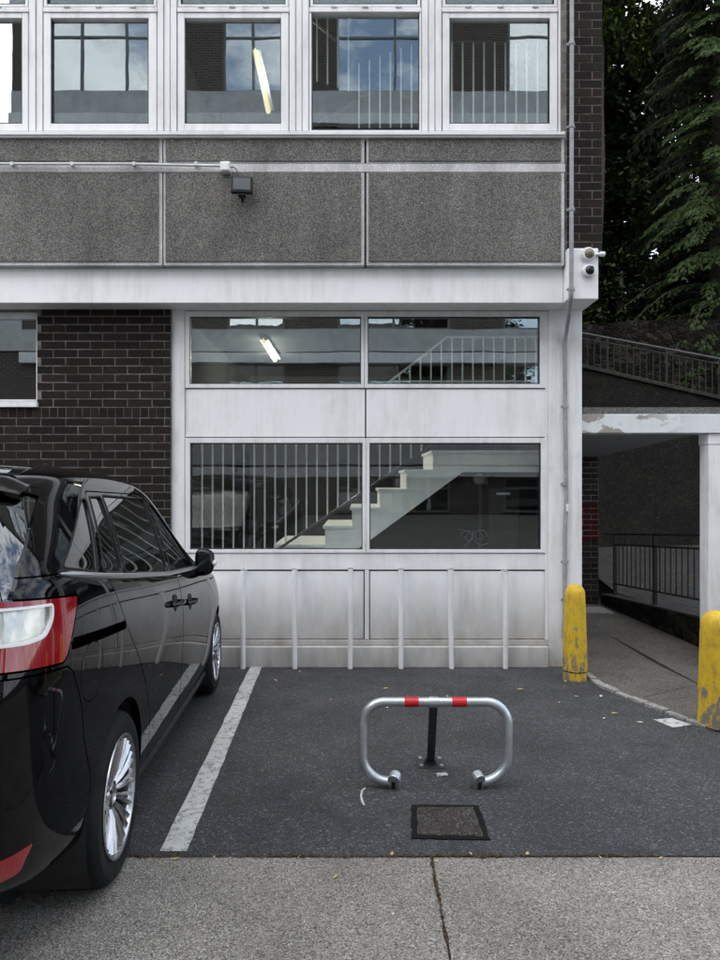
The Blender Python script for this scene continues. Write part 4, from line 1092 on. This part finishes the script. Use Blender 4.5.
def section(s):
    w_ = smooth_tab(WID, s); zt = smooth_tab(ROOF, s); zb = smooth_tab(BELT, s); z0 = smooth_tab(BOT, s)
    zb = min(zb, zt-.03); gh = zt-zb
    k_ = lerp_tab([(-.86, .80), (-.2, .795), (.4, .76), (1.0, .74), (4, .735)], s)
    wr = w_*(k_ if gh > .3 else k_+(.3-gh)/.3*.13)       # roof edge half width
    zre = zt-min(lerp_tab([(-.5, .085), (.8, .105)], s), gh*.45)
    wb = w_*.965
    pts = [(0, z0), (w_*.45, z0), (w_*.86, z0+.005), (w_*.945, z0+.035), (w_*.972, z0+.12), (w_*.985, lerp_tab([(0, z0), (1, zb)], .42)),
           (w_*1.0, z0+(zb-z0)*.60), (w_*1.0, z0+(zb-z0)*.74), (w_*.992, z0+(zb-z0)*.84), (w_*.978, max(zb-.055, z0+(zb-z0)*.90)), (wb, max(zb-.012, z0+(zb-z0)*.955)), (wb-.012, zb+.006)]
    for t in (.18, .4, .62, .82):
        x = wb-.012+(wr-wb+.012)*(t**1.25); z = zb+.006+(zre-zb-.006)*t
        pts.append((x, z))
    pts += [(wr, zre), (wr-.035, zre+(zt-zre)*.42), (wr*.84, zre+(zt-zre)*.70), (wr*.55, zt-(zt-zre)*.10), (wr*.25, zt-.002), (0, zt)]
    return pts
def yw_(s, z):
    if s < .3:
        yr_ = lerp_tab(YR, z); t = (s-.3)/(-.86-.3); return .3+(yr_-.3)*t
    if s > 2.7:
        yf = lerp_tab([(.2, 3.50), (.35, 3.60), (.6, 3.62), (.8, 3.60), (1.1, 3.5)], z); return 2.7+(yf-2.7)*(s-2.7)/.92
    return s
def loft(shrink=0.0, off=0.0):
    mb = MB(); rows = []
    secs = [section(s) for s in NS]; n = len(secs[0])
    for s, sec in zip(NS, secs):
        row = []
        for x, z in sec: row.append(len(mb.v)); mb.v.append(Vector((x, yw_(s, z), z)))
        for x, z in sec[1:-1][::-1]: row.append(len(mb.v)); mb.v.append(Vector((-x, yw_(s, z), z)))
        rows.append(row)
    m_ = len(rows[0])
    for a, b in zip(rows, rows[1:]):
        for k in range(m_): mb.f.append((a[k], a[(k+1) % m_], b[(k+1) % m_], b[k]))
    # caps: strips between the right and left side of the end sections
    for row, sgn, sec, s in ((rows[0], -1, secs[0], NS[0]), (rows[-1], 1, secs[-1], NS[-1])):
        cols = 6; prev = None
        for i in range(n):
            r = row[i]; l = row[0] if i == 0 else (row[i] if i == n-1 else row[m_-i])
            if i in (0, n-1): cur = [r]*(cols+1)
            else:
                cur = [r]
                for c in range(1, cols):
                    x = sec[i][0]*(1-2*c/cols); cur.append(len(mb.v))
                    mb.v.append(Vector((x, yw_(s, sec[i][1])+sgn*.035*(1-(x/max(sec[i][0], .01))**2), sec[i][1])))
                cur.append(l)
            if prev:
                for c in range(cols):
                    q = [prev[c], prev[c+1], cur[c+1], cur[c]]; u = []
                    for z in q:
                        if z not in u: u.append(z)
                    if len(u) > 2: mb.f.append(tuple(u if sgn < 0 else u[::-1]))
            prev = cur
    me = mb.mesh('loft'); o = bpy.data.objects.new('loft', me); C.objects.link(o)
    bm = bmesh.new(); bm.from_mesh(me); bmesh.ops.recalc_face_normals(bm, faces=bm.faces)
    bm.to_mesh(me); bm.free()
    sm = o.modifiers.new('s', 'SUBSURF'); sm.levels = 2; sm.render_levels = 2
    me2 = bake(o); bpy.data.objects.remove(o)
    bm = bmesh.new(); bm.from_mesh(me2)
    if bm.calc_volume(signed=True) < 0: bmesh.ops.reverse_faces(bm, faces=bm.faces); bm.to_mesh(me2)
    bm.free()
    return me2
def bake(o):
    dg = bpy.context.evaluated_depsgraph_get(); dg.update()
    return bpy.data.meshes.new_from_object(o.evaluated_get(dg))
def offset_mesh(me, d):                            # nested copy, d metres in or out
    m2 = me.copy()
    for v in m2.vertices: v.co = Vector((v.co.x*(1+d/.88), 1.38+(v.co.y-1.38)*(1+d/2.24), .85+(v.co.z-.85)*(1+d/.78)))
    return m2
def tmp(me): o = bpy.data.objects.new('tmp', me); C.objects.link(o); return o
def boolean(me, cutters, op='DIFFERENCE'):
    o = tmp(me); cs = []
    for c in cutters:
        co_ = tmp(c); cs.append(co_); md = o.modifiers.new('b', 'BOOLEAN'); md.object = co_; md.operation = op; md.solver = 'EXACT'
    r = bake(o)
    for c in cs: bpy.data.objects.remove(c)
    bpy.data.objects.remove(o)
    return r
def cutmesh(mb):
    me = mb.mesh('cut'); bm = bmesh.new(); bm.from_mesh(me); bmesh.ops.recalc_face_normals(bm, faces=bm.faces)
    if bm.calc_volume(signed=True) < 0: bmesh.ops.reverse_faces(bm, faces=bm.faces)
    bm.to_mesh(me); bm.free(); return me
def rpoly(pts, r=.03, n=4):
    out = []
    for i in range(len(pts)):
        p0, p1, p2 = Vector(pts[i-1]), Vector(pts[i]), Vector(pts[(i+1) % len(pts)])
        la, lb = (p0-p1).length, (p2-p1).length; rr = min(r, la*.45, lb*.45)
        a = p1+(p0-p1).normalized()*rr; b = p1+(p2-p1).normalized()*rr
        for k in range(n+1):
            t = k/n; out.append(tuple(a.lerp(p1, t).lerp(p1.lerp(b, t), t)))
    return out
def grow(pts, d):
    n = len(pts); A = sum(pts[i][0]*pts[(i+1) % n][1]-pts[(i+1) % n][0]*pts[i][1] for i in range(n)); s_ = 1 if A > 0 else -1; out = []
    for i in range(n):
        p0, p1, p2 = Vector(pts[i-1]), Vector(pts[i]), Vector(pts[(i+1) % n])
        e1 = (p1-p0); e2 = (p2-p1)
        if e1.length < 1e-7: e1 = e2
        if e2.length < 1e-7: e2 = e1
        e1.normalize(); e2.normalize(); n1 = Vector((e1.y, -e1.x))*s_; n2 = Vector((e2.y, -e2.x))*s_; m_ = n1+n2
        if m_.length < 1e-5: m_ = n1
        m_.normalize(); out.append(tuple(p1+m_*d/max(.5, m_.dot(n1))))
    return out
def sideprism(pts, x0, x1):                      # pts (y, z) extruded along x
    n = len(pts); mb = MB()
    mb.add([(x0, y, z) for y, z in pts]+[(x1, y, z) for y, z in pts], [tuple(range(n)), tuple(range(2*n-1, n-1, -1))]+[(i, (i+1) % n, n+(i+1) % n, n+i) for i in range(n)])
    return cutmesh(mb)
def cyl(x0, x1, y, z, r, seg=48):
    return sideprism([(y+r*math.cos(2*math.pi*k/seg), z+r*math.sin(2*math.pi*k/seg)) for k in range(seg)], x0, x1)
def boxm(x0, x1, y0, y1, z0, z1): return cutmesh(MB().box(x0, x1, y0, y1, z0, z1))

outer = loft()
bmo = bmesh.new(); bmo.from_mesh(outer); BVH = BVHTree.FromBMesh(bmo)
def sx(y, z):                                     # half width of the body side
    h = BVH.ray_cast(Vector((2, y, z)), Vector((-1, 0, 0)))
    return h[0].x if h[0] else .8
inner = offset_mesh(outer, -.032)
glass_shell = boolean(offset_mesh(outer, -.006), [offset_mesh(outer, -.011)])
shell = boolean(outer.copy(), [inner])
# side window outlines (y, z), measured off the photograph
QW = rpoly([(-.505, 1.222), (-.235, 1.188), (-.01, 1.448), (-.055, 1.446), (-.13, 1.415)], .022)
RW1 = rpoly([(-.165, 1.182), (.075, 1.158), (.225, 1.462), (.055, 1.458)], .018)
RW2 = rpoly([(.125, 1.154), (.97, 1.088), (1.135, 1.474), (.27, 1.470)], .025)
FW = rpoly([(1.06, 1.085), (1.83, 1.055), (1.80, 1.10), (1.60, 1.27), (1.44, 1.385), (1.33, 1.445), (1.225, 1.466)], .025)
FQ = rpoly([(1.90, 1.05), (2.17, 1.035), (1.93, 1.135)], .015)
# doors (y, z)
RD = rpoly([(-.195, 1.180), (-.10, 1.10), (.005, .957), (.10, .87), (.21, .78), (.33, .67), (.42, .56), (.487, .452), (.50, .27), (1.245, .27), (1.235, .6), (1.165, 1.06), (1.20, 1.500), (.03, 1.482), (-.03, 1.42)], .05)
FD = rpoly([(1.252, .27), (1.242, .6), (1.172, 1.06), (1.207, 1.500), (1.33, 1.485), (1.55, 1.36), (1.80, 1.16), (1.98, 1.045), (2.20, 1.005), (2.25, .80), (2.22, .45), (2.16, .27)], .05)
BMP = [(-1.1, .10), (-.30, .10), (-.335, .50), (-.43, .67), (-.463, .774), (-.54, .90), (-.575, .925), (-1.1, .950)]
LT = rpoly([(-1.1, .972), (-.60, .940), (-.57, .960), (-.470, 1.118), (-.475, 1.130), (-1.1, 1.168)], .006)
wcut = []
for s_ in (1, -1):
    for w_ in (QW, RW1, RW2, FW, FQ): wcut.append(sideprism(w_, .3*s_, 1.2*s_))
REARW = rpoly([(-.715, 1.185), (.715, 1.185), (.615, 1.50), (-.615, 1.50)], .03)     # (x, z)
REARP = [(-1.2, 1.13), (-.757, 1.13), (-.735, 1.17), (-.682, 1.242), (-.56, 1.341), (-.385, 1.450), (-.42, 1.460), (-1.2, 1.470)]
rear_cut = sideprism(REARP, -1.1, 1.1)
# windscreen: cut by a box along its slope
mb = MB(); mb.prism([(-.70, 1.12), (.70, 1.12), (.55, 1.55), (-.55, 1.55)], 1.62, 3.0); wind_cut = cutmesh(mb)
arch = [cyl(.58*s_, 1.2*s_, y, .320, .352) for s_ in (1, -1) for y in (0, 2.79)]
shell = boolean(shell, wcut+[rear_cut, wind_cut]+arch)
G = .0028
doors = []
pieces = {}
def piece(name, cutter_poly, x0, x1): return boolean(shell.copy(), [sideprism(cutter_poly, x0, x1)], 'INTERSECT')
for s_ in (1, -1):
    a, b = .30*s_, 1.2*s_
    pieces['rear_door', s_] = piece('rear_door', grow(RD, -G), a, b)
    pieces['front_door', s_] = piece('front_door', grow(FD, -G), a, b)
    pieces['lamp', s_] = piece('lamp', grow(LT, -G), .47*s_, b)
pieces['bumper'] = piece('bumper', grow(BMP, -G), -1.2, 1.2)
CAPC = (-.385, .868)
capc = cyl(.6, 1.2, CAPC[0], CAPC[1], .098)
pieces['cap'] = boolean(boolean(outer.copy(), [offset_mesh(outer, -.02)]), [cyl(.6, 1.2, CAPC[0], CAPC[1], .095)], 'INTERSECT')
cuts = []
for s_ in (1, -1):
    a, b = .30*s_, 1.2*s_
    cuts += [sideprism(grow(RD, G), a, b), sideprism(grow(FD, G), a, b), sideprism(grow(LT, G), .465*s_, b)]
cuts += [sideprism(grow(BMP, G), -1.2, 1.2), capc]
# sliding door groove behind the rear door, tailgate shut lines
rail_cut = sideprism([(-.56, 1.005), (.000, .978), (-.003, .945), (-.56, .968)], .855, 1.2)
mb = MB()
tg = [(.788, .93), (.786, 1.0), (.784, 1.08), (.783, 1.128)]
tgp = [(x+.0035, z) for x, z in tg]+[(x-.0035, z) for x, z in tg[::-1]]
for s_ in (1, -1): cuts.append(cutmesh(MB().prism([(x*s_, z) for x, z in tgp], -1.2, -.40)))
cuts.append(sideprism([(-.712, 1.208), (-.52, 1.206), (-.52, 1.201), (-.712, 1.203)], .745, 1.2))
body = boolean(shell.copy(), cuts)
body = boolean(body, [rail_cut])

CARTH = R(4.3); PIT = math.atan(.05)
bx_, by2 = -.914-.90*math.cos(CARTH), 2.64-.90*math.sin(CARTH)
def car_root(label, loc, rz, pit):
    e = bpy.data.objects.new('parked_car', None); C.objects.link(e); e.location = loc
    e.rotation_euler = (Matrix.Rotation(rz, 3, 'Z') @ Matrix.Rotation(pit, 3, 'X')).to_euler()
    return tag(e, label, 'car')
CAR = car_root('glossy black people carrier parked nose in to the wall, left of the painted line', (bx_, by2, gz(by2)), CARTH, -PIT)
def cpart(name, me, mat, parent=CAR, smooth=True, angle=28):
    me.name = name; o = bpy.data.objects.new(name, me); C.objects.link(o); me.materials.clear(); me.materials.append(MATS[mat])
    if smooth: me.shade_smooth(); me.set_sharp_from_angle(angle=R(angle))
    o.parent = parent; return o
def cmb(name, mb, mat, parent=CAR, **k): return mb.build(name, mat, parent, local=True, **k)
cpart('body', body, 'black_paint')
cpart('rear_bumper', pieces['bumper'], 'black_paint')
cpart('fuel_flap', pieces['cap'], 'black_paint')
DO = {}
for s_ in (1, -1):
    DO['r', s_] = cpart('rear_door', pieces['rear_door', s_], 'black_paint'); DO['f', s_] = cpart('front_door', pieces['front_door', s_], 'black_paint')
def glass(poly, s_, par, mat='car_glass'):
    return cpart('window', boolean(glass_shell.copy(), [sideprism(grow(poly, .012), .3*s_, 1.2*s_)], 'INTERSECT'), mat, par)
for s_ in (1, -1):
    glass(QW, s_, CAR); glass(RW1, s_, DO['r', s_]); glass(RW2, s_, DO['r', s_]); glass(FW, s_, DO['f', s_]); glass(FQ, s_, DO['f', s_])
cpart('rear_window', boolean(glass_shell.copy(), [sideprism(grow(REARP, .010), -1.1, 1.1)], 'INTERSECT'), 'car_rear_glass')
mb = MB(); mb.prism([(-.72, 1.10), (.72, 1.10), (.57, 1.56), (-.57, 1.56)], 1.6, 3.0); cpart('windscreen', boolean(glass_shell.copy(), [cutmesh(mb)], 'INTERSECT'), 'car_glass')
# tail lamps: red lens with a pale ringed centre
lamp_shell = boolean(outer.copy(), [offset_mesh(outer, -.02)])
for s_ in (1, -1):
    L0 = boolean(lamp_shell.copy(), [sideprism(grow(LT, -G-.001), .47*s_, 1.2*s_)], 'INTERSECT')
    ring = rpoly([(-1.2, 1.136), (-.618, 1.124), (-.632, 1.075), (-.675, 1.030), (-.74, 1.020), (-1.2, 1.030)], .02)
    rc = lambda: sideprism(ring, .70*s_, 1.2*s_); ic = lambda: sideprism(grow(ring, -.0085), .713*s_, 1.2*s_)
    red = boolean(L0.copy(), [rc()]); lamp = cpart('tail_lamp', red, 'lens_red')
    cpart('lamp_rim', boolean(boolean(L0.copy(), [rc()], 'INTERSECT'), [ic()]), 'lamp_shell', lamp)
    cpart('clear_lens', boolean(glass_shell.copy(), [ic()], 'INTERSECT'), 'lens_clear', lamp)
    cpart('reflector_bowl', boolean(boolean(offset_mesh(outer, -.018), [offset_mesh(outer, -.024)]), [rc()], 'INTERSECT'), 'lamp_reflector', lamp)
# lower reflector in the bumper
for s_ in (1, -1):
    rr = boolean(boolean(offset_mesh(outer, .002), [offset_mesh(outer, -.01)]), [cutmesh(MB().prism(rpoly([(s_*.50, .43), (s_*.79, .452), (s_*.835, .458), (s_*.81, .39), (s_*.5, .36)], .01), -1.2, -.56))], 'INTERSECT')
    cpart('rear_reflector', rr, 'lens_red', CAR)
hl = rpoly([(3.05, .70), (3.8, .62), (3.8, .76), (3.12, .84)], .02)
for s_ in (1, -1):
    cpart('headlight', boolean(boolean(offset_mesh(outer, .002), [offset_mesh(outer, -.01)]), [sideprism(hl, .45*s_, 1.2*s_)], 'INTERSECT'), 'lamp_shell')
# chrome strip along the belt line
for s_ in (1, -1):
    pts = []
    for k in range(40):
        y = -.55+(2.20+.55)*k/39; z = lerp_tab([(-.55, 1.204), (-.23, 1.170), (.13, 1.138), (.97, 1.076), (1.83, 1.041), (2.2, 1.018)], y); pts.append(Vector(((sx(y, z)+.004)*s_, y, z)))
    o = mb = MB(); mb.tube(pts, .0105, 8, rs=[.004]+[.0105]*38+[.004]); cmb('chrome_strip', mb, 'satin_chrome', smooth=True)
    # rubber frames round the glass
    for nm, w_, par in (('window_trim', QW, CAR), ('window_trim', RW1, DO['r', s_]), ('window_trim', RW2, DO['r', s_]), ('window_trim', FW, DO['f', s_])):
        g2 = grow(w_, .003); pp = []
        for i in range(len(g2)):
            a = Vector(g2[i]); b = Vector(g2[(i+1) % len(g2)]); m_ = max(1, int((b-a).length/.05))
            for k in range(m_): q = a.lerp(b, k/m_); pp.append(Vector(((sx(q.x, q.y)-.001)*s_, q.x, q.y)))
        mb = MB(); mb.tube(pp, .0048, 6, closed=True); cmb(nm, mb, 'black_plastic', par, smooth=True)
# handles
for s_ in (1, -1):
    for y, z, key in ((.99, .913, 'r'), (1.44, .866, 'f')):
        x = sx(y, z)*s_
        mb = MB(); mb.lathe([(.001, .0045), (.035, .004), (.050, .002), (.053, -.012)], 24, (0, 0, 0), 'X')
        for v in mb.v: v.y *= 1.15
        M = Matrix.Translation((x, y, z)) @ Matrix.Scale(s_, 4, (1, 0, 0)); xf(mb, M); cmb('handle_cup', mb, 'dark_cavity', DO[key, s_], smooth=True)
        mb = MB(); hp = [Vector((x+.002*s_, y-.085, z+.004)), Vector((x+.030*s_, y-.068, z+.006)), Vector((x+.040*s_, y-.02, z+.008)), Vector((x+.040*s_, y+.03, z+.008)), Vector((x+.030*s_, y+.068, z+.006)), Vector((x+.002*s_, y+.085, z+.004))]
        mb.tube(hp, .012, 10); h = cmb('handle', mb, 'black_gloss', DO[key, s_], smooth=True)
# mirrors
for s_ in (1, -1):
    y0, z0 = 1.93, 1.07; x0 = sx(y0, 1.06)
    mb = MB(); prof = []
    # mirror housing: rounded box by superellipse
    def sup(cx, cy, cz_, ax, ay, az, p, front=True):
        vs = []; nu, nv = 20, 12
        for j in range(nv+1):
            ph = -math.pi/2+math.pi*j/nv
            for i in range(nu):
                th_ = 2*math.pi*i/nu
                f_ = lambda c_, e_: math.copysign(abs(c_)**e_, c_)
                X = f_(math.cos(ph), p)*f_(math.cos(th_), p); Y = f_(math.cos(ph), p)*f_(math.sin(th_), p); Z = f_(math.sin(ph), p)
                vs.append((cx+ax*X, cy+ay*Y*(1.0 if Y > 0 else .45), cz_+az*Z*(1-.12*X)))
        fs = [(j*nu+i, j*nu+(i+1) % nu, (j+1)*nu+(i+1) % nu, (j+1)*nu+i) for j in range(nv) for i in range(nu)]
        mb.add(vs, fs)
    sup(x0+.070, y0, z0, .064, .095, .090, .66); xf(mb, Matrix.Scale(s_, 4, (1, 0, 0)))
    mr_ = cmb('door_mirror', mb, 'black_paint', DO['f', s_], smooth=True, angle=60)
    mb = MB(); mb.tube([((x0-.02)*s_, y0+.01, z0-.055), ((x0+.05)*s_, y0+.01, z0-.035)], .030, 10); mr_2 = cmb('mirror_arm', mb, 'black_plastic', DO['f', s_], smooth=True)
    mb = MB(); mb.box((x0+.03)*s_, (x0+.112)*s_, y0-.046, y0-.040, z0-.060, z0+.060); cmb('mirror_glass', mb, 'black_gloss', DO['f', s_], bevel=.01)
    mb = MB(); q = [((x0+.082+.048*t_)*s_, y0+.10-.095*t_**2.2, z0-.005) for t_ in (0, .25, .5, .75, 1, 1.25)]
    mb.tube(q, .018, 8, rs=[.004, .014, .022, .026, .024, .008]); cmb('indicator_lens', mb, 'lamp_shell', DO['f', s_], smooth=True)
# roof spoiler, aerial, roof ditch line
mb = MB(); n = 20; vs = []
for k in range(n+1):
    x = -.70+1.40*k/n; cur = max(0, 1-(x/.70)**2); zz = 1.458+.060*cur**.6; yy = -.50-.20*cur**.5
    vs += [(x, yy+.0, zz-.022), (x, yy-.012, zz-.006), (x, yy+.03, zz+.012), (x*.95, -.32, zz+.040+.025*cur), (x*.95, -.32, zz-.02)]
fs = [(k*5+j, k*5+(j+1) % 5, (k+1)*5+(j+1) % 5, (k+1)*5+j) for k in range(n) for j in range(5)]+[(0, 1, 2, 3, 4), tuple(n*5+j for j in (4, 3, 2, 1, 0))]
mb.add(vs, fs); cmb('roof_spoiler', mb, 'black_paint', smooth=True, angle=50)
mb = MB(); mb.tube([(0, .0, 1.64), (0, -.12, 1.78), (0, -.16, 1.83)], .006, 6, rs=[.01, .004, .003]); cmb('aerial', mb, 'black_plastic')
# wheel arch liners and underside
for s_ in (1, -1):
    for y in (0, 2.79):
        mb = MB(); n = 24; vs = []; rr = .356
        for k in range(n+1):
            a = R(-35)+R(250)*k/n; vs += [(.56*s_, y+rr*math.cos(a), .320+rr*math.sin(a)), (.875*s_, y+rr*math.cos(a), .320+rr*math.sin(a))]
        mb.add(vs, [(2*k, 2*k+1, 2*k+3, 2*k+2) for k in range(n)]); mb.add([(.56*s_, y+rr*math.cos(R(10)*k), .320+rr*math.sin(R(10)*k)) for k in range(36)], [tuple(range(36))])
        cmb('arch_liner', mb, 'dark_cavity')
mb = MB(); mb.box(-.58, .58, -.6, 3.4, .20, .30); cmb('underbody', mb, 'dark_cavity', bevel=.02)
mb = MB(); 
# sills
for s_ in (1, -1):
    mb = MB(); mb.tube([(.835*s_, .36, .225), (.842*s_, .9, .222), (.842*s_, 2.0, .222), (.835*s_, 2.44, .225)], .028, 10); cmb('side_skirt', mb, 'black_plastic', smooth=True)
# interior
for x, y in ((.37, 1.05), (-.37, 1.05), (.40, .22), (0, .22), (-.40, .22)):
    back = 'seat_cloth'
    mb = MB(); mb.box(x-.20, x+.20, y, y+.45, .42, .60); seat = cmb('seat', mb, back, bevel=.04)
    mb = MB(); mb.box(x-.19, x+.19, y-.16, y-.03, .56, 1.14); xf(mb, Matrix.Translation((0, 0, 0))); cmb('seat_back', mb, back, seat, bevel=.04)
    mb = MB(); mb.box(x-.12, x+.12, y-.17, y-.08, 1.19, 1.35); cmb('headrest', mb, 'seat_light', seat, bevel=.035)
mb = MB(); mb.box(-.70, .70, 1.75, 2.3, .75, 1.02); cmb('dashboard', mb, 'black_plastic', bevel=.05)
mb = MB(); mb.tube([(.37+.18*math.cos(t), 1.66+.06*math.sin(t), .98+.17*math.sin(t)) for t in [i*math.pi/12 for i in range(24)]], .014, 8, closed=True); cmb('steering_wheel', mb, 'black_plastic', smooth=True)
# wheels
def wheel(x, y, s_):
    wn = bpy.data.objects.new('wheel', None); C.objects.link(wn); wn.parent = CAR; wn.location = (x*s_, y, .312); wn.scale = (1, .955, .955)
    mb = MB(); prof = [(.222, -.075), (.232, -.098), (.27, -.108), (.300, -.106), (.318, -.090), (.326, -.070), (.3275, -.03), (.3275, .03), (.326, .070), (.318, .090), (.300, .106), (.27, .108), (.232, .098), (.222, .075)]
    mb.lathe(prof+[prof[0]], 72, axis='X', caps=False); 
    t_ = cmb('tyre', mb, 'tyre_rubber', wn, smooth=True, angle=35)
    mb = MB()
    for rr in (-.055, -.02, .02, .055): mb.lathe([(.3279, rr-.004), (.3290, rr), (.3279, rr+.004)], 60, (0, 0, 0), 'X', caps=False)
    cmb('tread_rib', mb, 'tyre_rubber', wn)
    o = 1
    mb = MB(); mb.lathe([(.238, .098), (.247, .103), (.245, .108), (.236, .106), (.228, .090), (.222, .04), (.218, -.07), (.212, -.07), (.216, .035), (.220, .085), (.238, .098)], 72, axis='X', caps=False)
    if s_ < 0: xf(mb, Matrix.Scale(-1, 4, (1, 0, 0)))
    [setattr(v, 'y', v.y*.955) or setattr(v, 'z', v.z*.955) for v in mb.v]; cmb('rim', mb, 'alloy', wn, smooth=True, angle=40)
    mb = MB(); ns = 15
    for k in range(ns):
        for dl, wd in ((-.062, .0), (.062, .0)):
            a0 = 2*math.pi*k/ns+dl*.55; a1 = 2*math.pi*k/ns+dl*1.55
            p = []
            for (r_, hw, xx) in ((.048, .0085, .062), (.10, .0080, .080), (.17, .0085, .092), (.214, .0105, .096)):
                t = (r_-.048)/.177; a = a0+(a1-a0)*t; c_ = Vector((0, math.cos(a), math.sin(a))); d_ = Vector((0, -math.sin(a), math.cos(a)))
                for (u_, v_) in ((-1, 0), (0, .008), (1, 0), (1, -.022), (-1, -.022)):
                    q = c_*r_+d_*hw*u_; p.append(Vector(((xx+v_)*s_, q.y, q.z)))
            mb.add(p, [(r*5+j, r*5+(j+1) % 5, (r+1)*5+(j+1) % 5, (r+1)*5+j) for r in range(3) for j in range(5)]+[(0, 1, 2, 3, 4), (19, 18, 17, 16, 15)])
    cmb('spokes', mb, 'alloy', wn)
    mb = MB(); mb.lathe([(.060, .045), (.060, .066), (.050, .076), (.032, .080), (.030, .074), (.001, .072)], 30, axis='X')
    if s_ < 0: xf(mb, Matrix.Scale(-1, 4, (1, 0, 0)))
    cmb('hub', mb, 'alloy', wn, smooth=True)
    mb = MB()
    for k in range(5):
        a = 2*math.pi*k/5; mb.lathe([(.0085, .0), (.0085, .006)], 8, (.074, .044*math.cos(a), .044*math.sin(a)), 'X')
    if s_ < 0: xf(mb, Matrix.Scale(-1, 4, (1, 0, 0)))
    cmb('wheel_nut', mb, 'dark_cavity', wn)
    mb = MB(); mb.lathe([(.001, -.03), (.205, -.03), (.205, -.02), (.001, -.02)], 40, axis='X')
    if s_ < 0: xf(mb, Matrix.Scale(-1, 4, (1, 0, 0)))
    cmb('brake_disc', mb, 'dark_steel', wn)
for s_ in (1, -1):
    for y in (0, 2.79): wheel(.790, y, s_)
bmo.free()


# ------------------------------------------------------------------ light, sky, camera
w = bpy.data.worlds.new('World'); scn.world = w; w.use_nodes = True
nt = w.node_tree; N, L = nt.nodes, nt.links
bg = N['Background']; sky = N.new('ShaderNodeTexSky'); sky.sky_type = 'NISHITA'; sky.sun_disc = False
SE, SR = R(51), R(196)
sky.sun_elevation = SE; sky.sun_rotation = SR; sky.air_density = 1.0; sky.dust_density = 1.5
tc = N.new('ShaderNodeTexCoord'); mp = N.new('ShaderNodeMapping'); mp.inputs['Scale'].default_value = (1.6, 1.6, 3.2); L.new(tc.outputs['Generated'], mp.inputs[0])
cf = noise(nt, 1.7, 8, .6, vec=mp.outputs[0])
cm = ramp(nt, cf, [(.42, g(.08)), (.54, g(.97))])
cs = ramp(nt, noise(nt, 3.5, 6, .6, vec=mp.outputs[0]), [(.3, (4.6, 4.9, 5.5)), (.7, (9.0, 9.2, 9.6))])
L.new(mix(nt, cm, sky.outputs[0], cs), bg.inputs[0]); bg.inputs[1].default_value = .118
sun = bpy.data.lights.new('sun', 'SUN'); sun.energy = 1.0; sun.angle = R(88); sun.color = (1, .97, .92)
so = bpy.data.objects.new('sun', sun); C.objects.link(so); so.location = (0, 0, 30)
# sun direction: sky sun_rotation measured clockwise from +Y
sd = Vector((math.sin(SR)*math.cos(SE), math.cos(SR)*math.cos(SE), math.sin(SE)))
so.rotation_euler = sd.to_track_quat('Z', 'Y').to_euler()
cam = bpy.data.cameras.new('camera'); co = bpy.data.objects.new('camera', cam); C.objects.link(co)
co.location = (0, 0, H); co.rotation_euler = (R(90), 0, 0)
cam.sensor_fit = 'HORIZONTAL'; cam.sensor_width = 36; cam.lens = 36*F/720; cam.clip_end = 1000; cam.clip_start = .05
scn.camera = co
scn.render.resolution_x = 768; scn.render.resolution_y = 1024
scn.view_settings.view_transform = 'Standard'; scn.view_settings.look = 'None'; scn.view_settings.gamma = 1
scn.view_settings.use_curve_mapping = False; scn.view_settings.exposure = 1.5
